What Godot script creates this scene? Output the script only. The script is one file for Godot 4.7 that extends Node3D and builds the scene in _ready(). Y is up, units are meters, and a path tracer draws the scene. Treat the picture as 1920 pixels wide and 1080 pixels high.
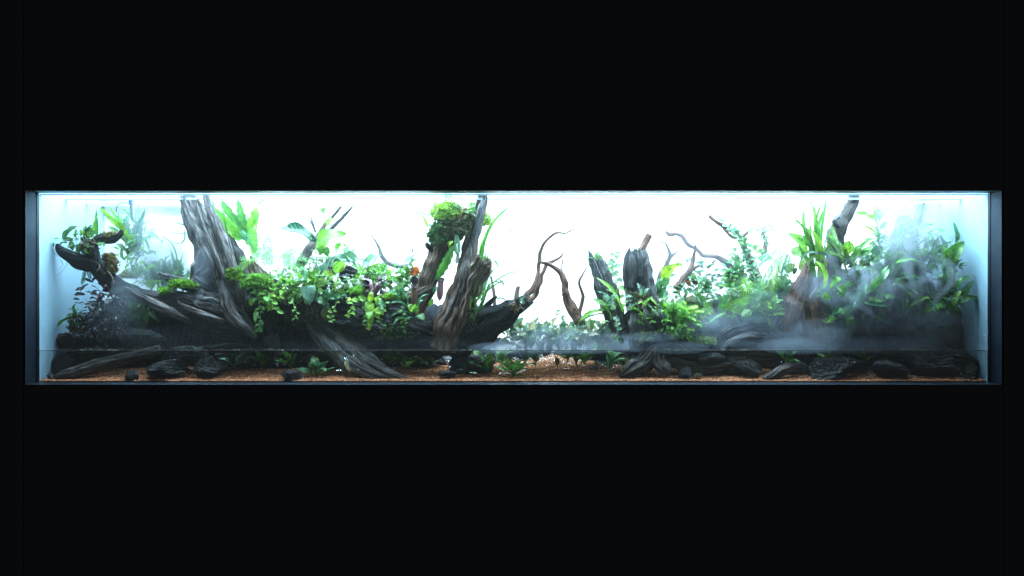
extends Node3D

# ---------------------------------------------------------------- scale: the wall face is z = 0, the glass lies 72 mm behind it
const CAM := 2.47
const PX := 0.0016384
const EYE := 1.4
const GLASS := 0.072
const DEPTH := 0.41
const WATER := 1.2027
const LEFT := -1.4957
const RIGHT := 1.505
const TOP := 1.6995
const BOTTOM := 1.1025

var M := {}
var K := {}
var names := {}
var rng := RandomNumberGenerator.new()
var nz := FastNoiseLite.new()
var rocks: Array[ArrayMesh] = []

func S(t: float) -> float:
	return PX * (CAM + GLASS + t) / CAM

func P(x: float, y: float, t: float) -> Vector3:
	return Vector3((x - 960.0) * S(t), EYE + (540.0 - y) * S(t), -(GLASS + t))

func lin(r: float, g: float, b: float, a := 1.0) -> Color:
	var c := Color(r, g, b).linear_to_srgb()
	c.a = a
	return c

# ---------------------------------------------------------------- naming and tagging
func numbered(called: String) -> String:
	var n: int = names.get(called, 0)
	names[called] = n + 1
	return called if n == 0 else "%s_%03d" % [called, n]

func tag(o: Node, label: String, category: String, group := "", kind := "") -> void:
	if label: o.set_meta("label", label)
	if category: o.set_meta("category", category)
	if group: o.set_meta("group", group)
	if kind: o.set_meta("kind", kind)

func thing(called: String, label: String, category: String, at := Vector3.ZERO, group := "", kind := "") -> Node3D:
	var o := Node3D.new()
	o.name = numbered(called)
	add_child(o)
	o.position = at
	tag(o, label, category, group, kind)
	rng.seed = hash(label)
	return o

func part(called: String, mesh: Mesh, mat: Material, parent: Node3D, xf := Transform3D(), in_world := true) -> MeshInstance3D:
	var o := MeshInstance3D.new()
	var key := "%d/%s" % [parent.get_instance_id(), called]
	var n: int = names.get(key, 0)
	names[key] = n + 1
	o.name = called if n == 0 else "%s_%03d" % [called, n]
	o.mesh = mesh
	o.material_override = mat
	parent.add_child(o)
	var up: Node3D = parent
	var off := Vector3.ZERO
	if in_world:
		while up != self:
			off += up.position
			up = up.get_parent()
	o.transform = Transform3D(xf.basis, xf.origin - off)
	return o

func box(lo: Vector3, hi: Vector3) -> Array:
	var b := BoxMesh.new()
	b.size = hi - lo
	return [b, Transform3D(Basis(), (lo + hi) / 2.0)]

func boxpart(called: String, lo: Vector3, hi: Vector3, mat: Material, parent: Node3D) -> MeshInstance3D:
	var b := box(lo, hi)
	return part(called, b[0], mat, parent, b[1])

# ---------------------------------------------------------------- materials
func noise_tex(freq: float, seed_: int, stops: Array, oct := 4, size := 512, ridged := false) -> NoiseTexture2D:
	var f := FastNoiseLite.new()
	f.seed = seed_
	f.noise_type = FastNoiseLite.TYPE_SIMPLEX_SMOOTH
	f.frequency = freq
	f.fractal_octaves = oct
	f.fractal_gain = 0.62
	var t := NoiseTexture2D.new()
	t.width = size
	t.height = size
	t.seamless = true
	if ridged:
		f.fractal_type = FastNoiseLite.FRACTAL_RIDGED
		f.fractal_gain = 0.5
	t.noise = f
	if stops:
		var g := Gradient.new()
		g.offsets = PackedFloat32Array(range(stops.size()).map(func(i): return float(i) / (stops.size() - 1)))
		g.colors = PackedColorArray(stops)
		t.color_ramp = g
	return t

func mat(c: Color, rough := 0.8, tex: Texture2D = null) -> StandardMaterial3D:
	var m := StandardMaterial3D.new()
	m.albedo_color = c
	m.roughness = rough
	m.albedo_texture = tex
	m.cull_mode = BaseMaterial3D.CULL_DISABLED
	return m

func wood_mat(stops: Array, rough: float, seed_: int) -> StandardMaterial3D:
	var dark: Color = stops[0]
	var m := mat(Color.WHITE, rough, noise_tex(0.014, seed_, [stops[3], stops[3].lerp(stops[2], 0.5), stops[2], stops[2].lerp(stops[1], 0.6), stops[1], dark, dark], 4, 512, true))
	m.heightmap_enabled = true
	m.heightmap_texture = M.crack_height
	m.heightmap_scale = 0.35
	return m

func leaf_tex(kind: String) -> ImageTexture:
	var w := 64
	var h := 128
	var im := Image.create(w, h, false, Image.FORMAT_RGB8)
	for j in h:
		for i in w:
			var x := absf(i / (w - 1.0) - 0.5) * 2.0
			var v := j / (h - 1.0)
			var n := nz.get_noise_3d(i * 0.09, j * 0.06, 3.7)
			var b := 0.80 + 0.16 * n
			var rib := exp(-pow(x / 0.045, 2.0))
			if kind == "pinnate":
				var ph := fposmod(v * 9.0 - x * 1.5, 1.0)
				b += 0.18 * exp(-pow((ph - 0.5) / 0.10, 2.0)) - 0.06
			elif kind == "parallel":
				b += 0.10 * sin(x * 34.0) - 0.03
			elif kind == "striped":
				var ph2 := fposmod(v * 8.0 - x * 1.8, 1.0)
				b = 0.42 + 0.75 * smoothstep(0.55, 0.8, ph2) * smoothstep(1.0, 0.9, ph2) * smoothstep(1.0, 0.6, x) + 0.1 * n
			b += 0.25 * rib
			var c := Color(b, b, b)
			if kind != "striped":
				c = Color(b * (1.0 + 0.18 * n), b, b * (1.0 - 0.2 * n))
			im.set_pixel(i, j, c.clamp())
	return ImageTexture.create_from_image(im)

func leaf_mat(r: float, g: float, b: float, tex: String, back := 0.7, rough := 0.42) -> StandardMaterial3D:
	var m := mat(lin(r, g, b), rough, M["leaf_" + tex])
	m.backlight_enabled = back > 0.0
	m.backlight = lin(back, back, back * 0.8)
	m.metallic_specular = 0.45
	return m

func tones(called: String, r: float, g: float, b: float, tex: String, back := 0.7, rough := 0.42) -> void:
	var list := []
	r *= LEAF; g *= LEAF; b *= LEAF
	for k in [[0.6, 0.9, 1.1], [0.8, 0.95, 1.0], [0.95, 1.1, 0.9], [1.1, 1.0, 1.1], [1.25, 1.25, 0.8], [1.05, 1.5, 0.8]]:
		list.append(leaf_mat(r * k[0] * k[1], g * k[0], b * k[0] * k[2], tex, back, rough))
	M[called] = list

func make_materials() -> void:
	M.grain_height = noise_tex(0.02, 77, [], 5)
	M.crack_height = noise_tex(0.014, 1, [Color.WHITE, Color(.8, .8, .8), Color.BLACK], 4, 512, true)
	for k in ["pinnate", "parallel", "plain", "striped"]:
		M["leaf_" + k] = leaf_tex(k)
	M.wood_grey = wood_mat([lin(.007, .006, .007), lin(.036, .031, .032), lin(.095, .08, .079), lin(.26, .225, .215)], 0.75, 1)
	M.wood_brown = wood_mat([lin(.011, .005, .0025), lin(.055, .024, .011), lin(.14, .064, .032), lin(.29, .155, .085)], 0.7, 2)
	M.wood_umber = wood_mat([lin(.008, .005, .005), lin(.028, .018, .016), lin(.06, .04, .036), lin(.13, .09, .08)], 0.6, 7)
	M.wood_dark = wood_mat([lin(.002, .0024, .0034), lin(.006, .007, .010), lin(.014, .016, .022), lin(.04, .045, .056)], 0.5, 3)
	M.wood_dark.metallic_specular = 0.32
	M.wood_ash = wood_mat([lin(.012, .011, .011), lin(.04, .037, .035), lin(.085, .078, .072), lin(.18, .165, .15)], 0.65, 8)
	M.wood_red = wood_mat([lin(.04, .016, .011), lin(.14, .058, .038), lin(.25, .115, .08), lin(.40, .22, .165)], 0.7, 4)
	M.wood_slate = wood_mat([lin(.009, .009, .011), lin(.03, .031, .036), lin(.062, .062, .07), lin(.14, .14, .15)], 0.6, 5)
	M.wood_tan = wood_mat([lin(.018, .012, .007), lin(.065, .040, .026), lin(.135, .09, .06), lin(.25, .18, .125)], 0.7, 6)
	var rs := mat(Color.WHITE, 0.62, noise_tex(0.02, 11, [lin(.006, .007, .009), lin(.024, .027, .034), lin(.06, .066, .08), lin(.18, .19, .21)], 5))
	rs.uv1_triplanar = true
	rs.uv1_scale = Vector3(1.2, 1.2, 1.2)
	rs.heightmap_enabled = true
	rs.heightmap_texture = M.grain_height
	rs.heightmap_scale = 4.0
	M.rock = rs
	var rb := rs.duplicate()
	rb.albedo_color = Color(1.0, 0.86, 0.76)
	M.rock_brown = rb
	var rm := rs.duplicate()
	rm.albedo_texture = noise_tex(0.05, 12, [lin(.02, .03, .012), lin(.06, .09, .03), lin(.13, .17, .07), lin(.2, .22, .12)], 5)
	M.rock_moss = rm
	tones("deep", .035, .12, .03, "pinnate", .75)
	tones("mid", .06, .22, .04, "pinnate", .85)
	tones("lime", .17, .40, .045, "plain", .95)
	tones("fresh", .10, .31, .05, "plain", .9)
	tones("cool", .085, .28, .13, "pinnate", .7, 0.3)
	tones("silver", .14, .29, .18, "pinnate", .7, 0.35)
	tones("blade", .07, .24, .045, "parallel", .9)
	tones("ghost", .27, .38, .30, "plain", .95, 0.4)
	tones("pale", .13, .30, .13, "plain", .8, 0.5)
	tones("purple", .045, .026, .042, "striped", .35, 0.25)
	tones("dusk", .022, .026, .036, "plain", .35, 0.22)
	tones("rust", .24, .06, .015, "plain", .8)
	tones("olive", .12, .14, .03, "plain", .8)
	tones("water", .11, .30, .07, "pinnate", .6, 0.6)
	tones("cala", .05, .22, .10, "striped", .6, 0.28)
	tones("rose", .30, .10, .11, "plain", .7, 0.4)
	M.stem = mat(lin(.10, .17, .05), 0.5)
	M.root = mat(lin(.30, .22, .15), 0.8)
	M.dark_root = mat(lin(.05, .04, .035), 0.8)
	M.mossy = mat(Color.WHITE, 0.9)
	M.mossy.vertex_color_use_as_albedo = true
	M.mossy.backlight_enabled = true
	M.mossy.backlight = lin(.5, .5, .4)
	M.grain = mat(Color.WHITE, 0.75)
	M.grain.vertex_color_use_as_albedo = true
	M.grain.specular_mode = BaseMaterial3D.SPECULAR_DISABLED

# ---------------------------------------------------------------- meshes
func arrays_mesh(v: PackedVector3Array, uv: PackedVector2Array, idx: PackedInt32Array) -> ArrayMesh:
	var st := SurfaceTool.new()
	st.begin(Mesh.PRIMITIVE_TRIANGLES)
	st.set_smooth_group(0)
	for i in v.size():
		st.set_uv(uv[i])
		st.add_vertex(v[i])
	for i in idx:
		st.add_index(i)
	st.generate_normals()
	return st.commit()

func quads(nu: int, nv: int, flip := false) -> PackedInt32Array:
	# (nu + 1) columns by (nv + 1) rows
	var idx := PackedInt32Array()
	for j in nv:
		for i in nu:
			var a := j * (nu + 1) + i
			var b := a + 1
			var c := a + nu + 1
			var d := c + 1
			idx.append_array(PackedInt32Array([a, b, c, b, d, c]) if flip else PackedInt32Array([a, c, b, b, c, d]))
	return idx

func spline(p: Array, s: float):
	var n := p.size()
	var i := clampi(int(s), 0, n - 2)
	var f := s - i
	var p0 = p[maxi(i - 1, 0)]
	var p3 = p[mini(i + 2, n - 1)]
	var m1 = (p[i + 1] - p0) * 0.5
	var m2 = (p3 - p[i]) * 0.5
	var f2 := f * f
	var f3 := f2 * f
	return p[i] * (2 * f3 - 3 * f2 + 1) + m1 * (f3 - 2 * f2 + f) + p[i + 1] * (3 * f2 - 2 * f3) + m2 * (f3 - f2)

# a tapering limb of wood along points [x, y, depth, radius]: fluted along its grain, its ends splintered (jag) or rounded
func limb(pts: Array, o := {}) -> ArrayMesh:
	var c := []
	var r := []
	var total := 0.0
	for q in pts:
		c.append(P(q[0], q[1], q[2]))
		r.append(q[3] * S(q[2]))
		if c.size() > 1: total += c[-1].distance_to(c[-2])
	var rmax: float = r.max()
	var flat: float = o.get("flat", 0.8)
	var groove: float = o.get("groove", 0.16) * rmax
	var lump: float = o.get("lump", 0.16)
	var jag: float = o.get("jag", 0.0)
	var jag0: float = o.get("jag0", 0.0)
	var wander: float = o.get("wander", 0.12)
	var sd: float = o.get("seed", pts[0][0] * 0.37 + pts[0][1] * 0.11)
	var wid: float = o.get("width", 0.007)
	var na := clampi(int(TAU * rmax / 0.0032), 9, 72)
	var nr := clampi(int(total / clampf(rmax * 0.25, 0.0025, 0.006)), 8, 110)
	var v := PackedVector3Array()
	var uv := PackedVector2Array()
	var turns := maxf(1.0, roundf(TAU * rmax / 0.06))
	var along := 0.0
	var last: Vector3 = c[0]
	for i in nr + 1:
		var s := float(i) / nr * (c.size() - 1)
		var ctr: Vector3 = spline(c, s)
		var rad: float = maxf(spline(r, s), 0.0006)
		var e := 0.04
		var tan: Vector3 = (spline(c, minf(s + e, c.size() - 1.0)) - spline(c, maxf(s - e, 0.0))).normalized()
		along += ctr.distance_to(last)
		last = ctr
		var ref := Vector3(0, 0, 1) if absf(tan.z) < 0.9 else Vector3(1, 0, 0)
		var ax := tan.cross(ref).normalized()
		var az := ax.cross(tan).normalized()
		ctr += (ax * nz.get_noise_2d(along / 0.05, sd) + az * nz.get_noise_2d(along / 0.05, sd + 9.0)) * wander * rad
		var f := float(i) / nr
		for k in na + 1:
			var a := TAU * k / na
			var ca := cos(a)
			var sa := sin(a)
			var q := rmax / wid
			var n1 := nz.get_noise_3d(ca * q * 0.5 + sd, sa * q * 0.5, along / 0.42 + sd)
			var n3 := nz.get_noise_3d(ca * q * 0.2 - sd, sa * q * 0.2, along / 0.6 + sd * 1.7)
			var n2 := nz.get_noise_3d(ca * 1.1, sa * 1.1 + sd, along / 0.09)
			var rr := rad * (1.0 + lump * n2) - groove * minf(1.0, rad / rmax) * (pow(1.0 - absf(n1), 5.0) + 1.3 * pow(1.0 - absf(n3), 8.0) - 0.4)
			rr -= 0.22 * groove * absf(nz.get_noise_3d(ca * q * 1.6 + sd, sa * q * 1.6, along / 0.3 - sd))
			rr = maxf(rr, rad * 0.25)
			var p := ctr + ax * ca * rr + az * sa * rr * flat
			if jag > 0.0:
				p += tan * jag * smoothstep(0.72, 1.0, f) * rmax * (nz.get_noise_3d(ca * 1.6 + sd, sa * 1.6, sd) + 0.5 * nz.get_noise_3d(ca * 5.0, sa * 5.0, sd))
			if jag0 > 0.0:
				p -= tan * jag0 * smoothstep(0.28, 0.0, f) * rmax * (nz.get_noise_3d(ca * 1.6 - sd, sa * 1.6, sd) + 0.5 * nz.get_noise_3d(ca * 5.0, sa * 5.0, -sd))
			v.append(p)
			uv.append(Vector2(turns * k / na, along / 0.7))
	var idx := quads(na, nr)
	for end in 2:
		var row := 0 if end == 0 else nr * (na + 1)
		var mid := Vector3.ZERO
		for k in na: mid += v[row + k]
		mid /= na
		var sunk: float = jag0 if end == 0 else jag
		var dir: Vector3 = (c[0] - c[1]).normalized() if end == 0 else (c[-1] - c[-2]).normalized()
		mid += dir * (r[0] if end == 0 else r[-1]) * (0.25 if sunk == 0.0 else -0.6)
		v.append(mid)
		uv.append(Vector2(0.3, 0.3))
		var m := v.size() - 1
		for k in na:
			idx.append_array(PackedInt32Array([m, row + k, row + k + 1] if end == 0 else [m, row + k + 1, row + k]))
	return arrays_mesh(v, uv, idx)

# thin stems, roots and wires: world points, radii
func cord(p: Array, r0: float, r1: float, na := 5) -> ArrayMesh:
	var v := PackedVector3Array()
	var uv := PackedVector2Array()
	var nr := maxi(4, (p.size() - 1) * 5)
	for i in nr + 1:
		var s := float(i) / nr * (p.size() - 1)
		var ctr: Vector3 = spline(p, s)
		var tan: Vector3 = (spline(p, minf(s + 0.05, p.size() - 1.0)) - spline(p, maxf(s - 0.05, 0.0))).normalized()
		var ax := tan.cross(Vector3(0.13, 0.2, 0.97)).normalized()
		var az := ax.cross(tan)
		var rad := lerpf(r0, r1, float(i) / nr)
		for k in na + 1:
			var a := TAU * k / na
			v.append(ctr + (ax * cos(a) + az * sin(a)) * rad)
			uv.append(Vector2(float(k) / na, float(i) / nr))
	return arrays_mesh(v, uv, quads(na, nr))

func icosphere(sub: int) -> Array:
	var g := (1.0 + sqrt(5.0)) / 2.0
	var v := []
	for a in [[-1, g, 0], [1, g, 0], [-1, -g, 0], [1, -g, 0], [0, -1, g], [0, 1, g], [0, -1, -g], [0, 1, -g], [g, 0, -1], [g, 0, 1], [-g, 0, -1], [-g, 0, 1]]:
		v.append(Vector3(a[0], a[1], a[2]).normalized())
	var f := [0, 11, 5, 0, 5, 1, 0, 1, 7, 0, 7, 10, 0, 10, 11, 1, 5, 9, 5, 11, 4, 11, 10, 2, 10, 7, 6, 7, 1, 8, 3, 9, 4, 3, 4, 2, 3, 2, 6, 3, 6, 8, 3, 8, 9, 4, 9, 5, 2, 4, 11, 6, 2, 10, 8, 6, 7, 9, 8, 1]
	for s in sub:
		var seen := {}
		var out := []
		for i in range(0, f.size(), 3):
			var m := []
			for e in 3:
				var a: int = f[i + e]
				var b: int = f[i + (e + 1) % 3]
				var key := Vector2i(mini(a, b), maxi(a, b))
				if not seen.has(key):
					v.append(((v[a] + v[b]) / 2.0).normalized())
					seen[key] = v.size() - 1
				m.append(seen[key])
			out.append_array([f[i], m[0], m[2], f[i + 1], m[1], m[0], f[i + 2], m[2], m[1], m[0], m[1], m[2]])
		f = out
	return [v, f]

func rock_mesh(seed_: int, sub := 4) -> ArrayMesh:
	rng.seed = seed_
	var ball := icosphere(sub)
	var planes := []
	for i in 10:
		planes.append([Vector3(rng.randfn(), rng.randfn() * 0.8, rng.randfn()).normalized(), rng.randf_range(0.62, 1.0)])
	var v := PackedVector3Array()
	var uv := PackedVector2Array()
	for d in ball[0]:
		var r := 1.15
		for pl in planes:
			var k: float = d.dot(pl[0])
			if k > 0.05: r = minf(r, pl[1] / k)
		r *= 1.0 + 0.06 * nz.get_noise_3d(d.x * 2.2 + seed_, d.y * 4.0, d.z * 2.2)
		r -= 0.20 * pow(1.0 - absf(nz.get_noise_3d(d.x * 1.7, d.y * 3.4 + seed_, d.z * 1.7)), 7.0)
		r += 0.035 * nz.get_noise_3d(d.x * 8.0, d.y * 8.0 + seed_, d.z * 8.0)
		v.append(d * r)
		uv.append(Vector2(d.x, d.y))
	var st := SurfaceTool.new()
	st.begin(Mesh.PRIMITIVE_TRIANGLES)
	for i in range(0, ball[1].size(), 3):
		for k in [0, 2, 1]:
			st.set_smooth_group(-1)
			st.set_uv(uv[ball[1][i + k]])
			st.add_vertex(v[ball[1][i + k]])
	st.generate_normals()
	return st.commit()

func profile(kind: String, u: float) -> float:
	match kind:
		"lance": return 1.02 * pow(sin(PI * pow(u, 0.8)), 0.85)
		"oval": return pow(maxf(0.0, sin(PI * pow(u, 0.9))), 0.6)
		"round": return sqrt(maxf(0.0, 1.0 - pow(2.0 * u - 1.0, 2.0)))
		"heart": return 1.25 * pow(u, 0.28) * pow(maxf(1.0 - u, 0.0), 0.75) * 1.15
		"strap": return minf(1.0, 0.55 + u * 1.5) * pow(maxf(1.0 - pow(u, 2.2), 0.0), 0.8)
		"grass": return (0.75 + 0.25 * u) * pow(maxf(1.0 - u * u, 0.0), 0.7)
		"wavy": return 1.0 * pow(maxf(0.0, sin(PI * pow(u, 0.75))), 0.6) * (0.88 + 0.14 * sin(u * 38.0))
		"petiole": return 0.07 if u < 0.28 else maxf(0.07 * (1.0 - u), pow(maxf(0.0, sin(PI * pow((u - 0.28) / 0.72, 0.85))), 0.8))
		"long_petiole": return 0.06 if u < 0.45 else maxf(0.05 * (1.0 - u), pow(maxf(0.0, sin(PI * pow((u - 0.45) / 0.55, 0.8))), 0.65))
	return 1.0

# a leaf from the origin to (0, 1, 0), one unit wide at most, arched towards +z, folded along its midrib
func leaf_mesh(kind: String, bulge: float, fold: float, wave: float, nl := 9, nw := 2, side := 0.0, skew := 0.0) -> ArrayMesh:
	var v := PackedVector3Array()
	var uv := PackedVector2Array()
	if kind in ["grass", "strap"]: nl = 14
	if kind == "wavy": nl = 26
	for j in nl + 1:
		var u := float(j) / nl
		var z := bulge * 4.0 * u * (1.0 - u) * (1.0 + skew * (u - 0.5))
		var x0 := side * 4.0 * u * (1.0 - u)
		var w := profile(kind, u) * 0.5
		var slim: float = {"grass": 0.05, "strap": 0.14, "lance": 0.35, "oval": 0.5, "heart": 0.75, "wavy": 0.22, "round": 0.9}.get(kind, 0.3)
		for i in range(-nw, nw + 1):
			var f := float(i) / nw
			var up := (fold * absf(f) * w + wave * 2.0 * sin(u * 9.0 + f * 2.0) * f * f) * slim
			v.append(Vector3(x0 + f * w, u, z + up))
			uv.append(Vector2(0.5 + f * 0.5, u))
	return arrays_mesh(v, uv, quads(nw * 2, nl, true))

# a fern frond from the origin to (0, 1, 0): n pairs of pinnae, each one toothed into leaflets (lobes)
func frond_mesh(n: int, lobes: int, bulge: float, seed_: int, slim := 0.11, start := 0.12) -> ArrayMesh:
	rng.seed = seed_
	var v := PackedVector3Array()
	var uv := PackedVector2Array()
	var idx := PackedInt32Array()
	var add := func(a: Vector3, b: Vector3, w: float, zed: Vector3):
		# one leaflet: a flat diamond-shaped blade from a to b
		var dir := b - a
		var across := dir.cross(zed).normalized() * w
		var k := v.size()
		for q in [[a, 0.0], [a + dir * 0.45 + across, 0.45], [a + dir * 0.5 + zed * w * 0.35, 0.5], [a + dir * 0.45 - across, 0.45], [b, 1.0]]:
			v.append(q[0])
			uv.append(Vector2(0.5, q[1]))
		idx.append_array(PackedInt32Array([k, k + 2, k + 1, k, k + 3, k + 2, k + 2, k + 4, k + 1, k + 3, k + 4, k + 2]))
	var at := func(u: float): return Vector3(0, u, bulge * 4.0 * u * (1.0 - u))
	for j in 8:
		var u := float(j) / 8.0
		add.call(at.call(u), at.call(u + 0.14), 0.008, Vector3(0, 0, 1))
	for j in n:
		var u := start + (1.0 - start) * j / n
		var l: float = 0.5 * pow(sin(PI * clampf(0.12 + 0.88 * (u - start) / (1.0 - start), 0.0, 1.0)), 0.75) + 0.02
		for s in [-1.0, 1.0]:
			var a: Vector3 = at.call(u)
			var dir := Vector3(s * 0.93, 0.38 + rng.randf_range(-0.08, 0.08), -0.12 + rng.randf_range(-0.12, 0.12)).normalized()
			var b: Vector3 = a + dir * l * rng.randf_range(0.88, 1.06)
			var zed := Vector3(s * 0.15, -0.05, 1.0).normalized()
			if lobes <= 0:
				add.call(a, b, slim * 0.32, zed)
				continue
			add.call(a, b, slim * 0.06, zed)
			for q in lobes:
				var f := (q + 0.6) / (lobes + 0.4)
				var ll := minf(l * 0.30, 0.075) * (1.0 - f * 0.7)
				for ss in [-1.0, 1.0]:
					var d2: Vector3 = (dir * 0.6 + dir.cross(Vector3(0, 0, 1)) * ss).normalized()
					var c: Vector3 = a.lerp(b, f)
					add.call(c, c + d2 * ll + Vector3(0, 0, -0.02 * ll), ll * 0.19, zed)
	return arrays_mesh(v, uv, idx)

# a leaf that is only a net of veins: rings round open cells
func lace_mesh(seed_: int) -> ArrayMesh:
	rng.seed = seed_
	var nu := 6
	var nv := 9
	var v := PackedVector3Array()
	var uv := PackedVector2Array()
	var idx := PackedInt32Array()
	var grid := []
	for j in nv + 1:
		for i in nu + 1:
			var u := float(j) / nv
			var f := 2.0 * i / nu - 1.0
			var x := f * 0.5 * maxf(0.03, profile("oval", u)) + rng.randf_range(-0.03, 0.03) * (1.0 - absf(f))
			grid.append(Vector3(x, u + 0.10 * (absf(f)) * (1.0 - u) + rng.randf_range(-0.02, 0.02), 0.12 * sin(PI * u) - 0.10 * f * f))
	for j in nv:
		for i in nu:
			var q := [grid[j * (nu + 1) + i], grid[j * (nu + 1) + i + 1], grid[(j + 1) * (nu + 1) + i + 1], grid[(j + 1) * (nu + 1) + i]]
			var mid: Vector3 = (q[0] + q[1] + q[2] + q[3]) / 4.0
			var open := rng.randf_range(0.45, 0.72)
			var k := v.size()
			for e in 4:
				v.append(q[e])
				v.append(q[e].lerp(mid, 1.0 - open))
				uv.append(Vector2(0.2, 0.2))
				uv.append(Vector2(0.3, 0.3))
			for e in 4:
				var a := k + e * 2
				var b := k + ((e + 1) % 4) * 2
				idx.append_array(PackedInt32Array([a, a + 1, b, b, a + 1, b + 1]))
	return arrays_mesh(v, uv, idx)

func make_meshes() -> void:
	nz.noise_type = FastNoiseLite.TYPE_SIMPLEX_SMOOTH
	nz.frequency = 1.0
	nz.fractal_type = FastNoiseLite.FRACTAL_NONE
	nz.seed = 5
	for kind in ["lance", "oval", "round", "heart", "strap", "grass", "wavy", "petiole", "long_petiole"]:
		var list := []
		for k in 5:
			var fold: float = [0.25, 0.4, 0.15, 0.5, 0.3][k]
			var wave: float = 0.0 if kind in ["grass"] else [0.02, 0.05, 0.08, 0.03, 0.06][k]
			var bulge: float = [0.06, 0.12, 0.18, 0.25, 0.10][k]
			if kind == "round": bulge *= 0.5
			list.append(leaf_mesh(kind, bulge, fold, wave, 9, 2, [0.0, 0.03, -0.04, 0.02, -0.02][k], [0.0, 0.6, -0.4, 0.9, 0.3][k]))
		K[kind] = list
	K.fern = [frond_mesh(12, 4, 0.12, 1), frond_mesh(13, 4, 0.2, 2), frond_mesh(11, 4, 0.07, 3)]
	K.sword = [frond_mesh(20, 0, 0.12, 4, 0.13), frond_mesh(24, 0, 0.2, 5, 0.12), frond_mesh(18, 0, 0.08, 6, 0.15)]
	K.palm = [frond_mesh(26, 0, 0.14, 7, 0.07, 0.2), frond_mesh(30, 0, 0.2, 8, 0.06, 0.2)]
	K.beads = [frond_mesh(14, 0, 0.08, 9, 0.5, 0.02)]
	K.lace = [lace_mesh(1), lace_mesh(2), lace_mesh(3)]
	for k in 6: rocks.append(rock_mesh(20 + k * 7))

# ---------------------------------------------------------------- builders
func pick(list: Array) -> Variant:
	return list[rng.randi() % list.size()]

func pickmat(m: Variant) -> Material:
	if m is Array: m = pick(m)
	if m is String: m = M[m]
	return pick(m) if m is Array else m

# one leaf from a to b (world), w wide, its upper face towards hint
func blade(o: Node3D, kind: String, m: Variant, a: Vector3, b: Vector3, w: float, hint := Vector3(0, 1, 0.4), called := "leaf", variant := -1) -> MeshInstance3D:
	var y := b - a
	var n := hint - y * hint.dot(y) / y.length_squared()
	if n.length() < 0.05: n = Vector3(0.3, 0, 1) - y * y.z / y.length_squared()
	n = n.normalized()
	var x := y.cross(n).normalized()
	var list: Array = K[kind]
	var mesh: Mesh = list[variant] if variant >= 0 else pick(list)
	return part(called, mesh, pickmat(m), o, Transform3D(Basis(x * w, y, n * y.length()), a))

# leaves given one by one in photo measure: [x1, y1, x2, y2, width] at depth t, tip brought forward by dz
func leaves(o: Node3D, kind: String, m: Variant, t: float, list: Array, hint := Vector3(0, 1, 0.4), called := "leaf") -> void:
	for q in list:
		var dz: float = q[5] if q.size() > 5 else rng.randf_range(-0.02, 0.03)
		var h := hint + Vector3(rng.randf_range(-0.3, 0.3), rng.randf_range(-0.2, 0.2), rng.randf_range(-0.2, 0.3))
		blade(o, kind, m, P(q[0], q[1], t), P(q[2], q[3], maxf(t - dz, 0.012)), q[4] * S(t), h, called)

# one long blade that curves through photo points p = [x, y, t, ...], its face turned a little from the viewer
func ribbon(o: Node3D, m: Variant, p: Array, w: float, called := "leaf") -> void:
	var c := []
	for i in range(0, p.size(), 3):
		c.append(P(p[i], p[i + 1], p[i + 2]))
	var turn := rng.randf_range(-0.6, 0.6)
	var v := PackedVector3Array()
	var uv := PackedVector2Array()
	var n := 18
	for i in n + 1:
		var s := float(i) / n * (c.size() - 1)
		var f := float(i) / n
		var at: Vector3 = spline(c, s)
		var tan: Vector3 = (spline(c, minf(s + 0.05, c.size() - 1.0)) - spline(c, maxf(s - 0.05, 0.0))).normalized()
		var ax := tan.cross(Vector3(turn * 0.5, turn * 0.3, 1.0)).normalized()
		var az := ax.cross(tan)
		ax = ax.rotated(tan, turn)
		var hw := w * S(p[2]) * 0.5 * (0.6 + 0.4 * minf(1.0, f * 4.0)) * pow(maxf(1.0 - pow(f, 2.5), 0.0), 0.7)
		for k in [-1.0, 0.0, 1.0]:
			v.append(at + ax * k * hw + az * absf(k) * hw * 0.3)
			uv.append(Vector2(0.5 + 0.5 * k, f))
	part(called, arrays_mesh(v, uv, quads(2, n)), pickmat(m), o)

# blades given as [x1, y1, x2, y2, width, sag]: sag is how far the middle bows off to the right of the way up, as a share of the length
func arcs(o: Node3D, m: Variant, t: float, list: Array) -> void:
	for q in list:
		var sag: float = q[5] if q.size() > 5 else rng.randf_range(-0.12, 0.12)
		var dx: float = q[2] - q[0]
		var dy: float = q[3] - q[1]
		var t2 := maxf(0.015, t - rng.randf_range(-0.02, 0.03))
		ribbon(o, m, [q[0], q[1], t, q[0] + dx * 0.3 - dy * sag * 0.8, q[1] + dy * 0.3 + dx * sag * 0.8, t, q[0] + dx * 0.68 - dy * sag * 0.85, q[1] + dy * 0.68 + dx * sag * 0.85, (t + t2) / 2.0, q[2], q[3], t2], q[4])

func rosette(o: Node3D, kind: String, m: Variant, x: float, y: float, t: float, n: int, length: float, ratio: float, lo := 10.0, hi := 75.0, called := "leaf") -> void:
	var base := P(x, y, t)
	for i in n:
		var a := TAU * (i + rng.randf_range(-0.35, 0.35)) / n
		var e := deg_to_rad(rng.randf_range(lo, hi))
		var l := length * S(t) * rng.randf_range(0.7, 1.12)
		var d := Vector3(cos(a) * cos(e), sin(e), sin(a) * cos(e) * 0.75)
		var tip := base + d * l
		tip.z = clampf(tip.z, -(GLASS + DEPTH - 0.01), -(GLASS + 0.014))
		blade(o, kind, m, base, tip, l * ratio * rng.randf_range(0.85, 1.15), Vector3(-d.x * 0.5, 1.0, 0.35 - d.z * 0.3), called)

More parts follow.
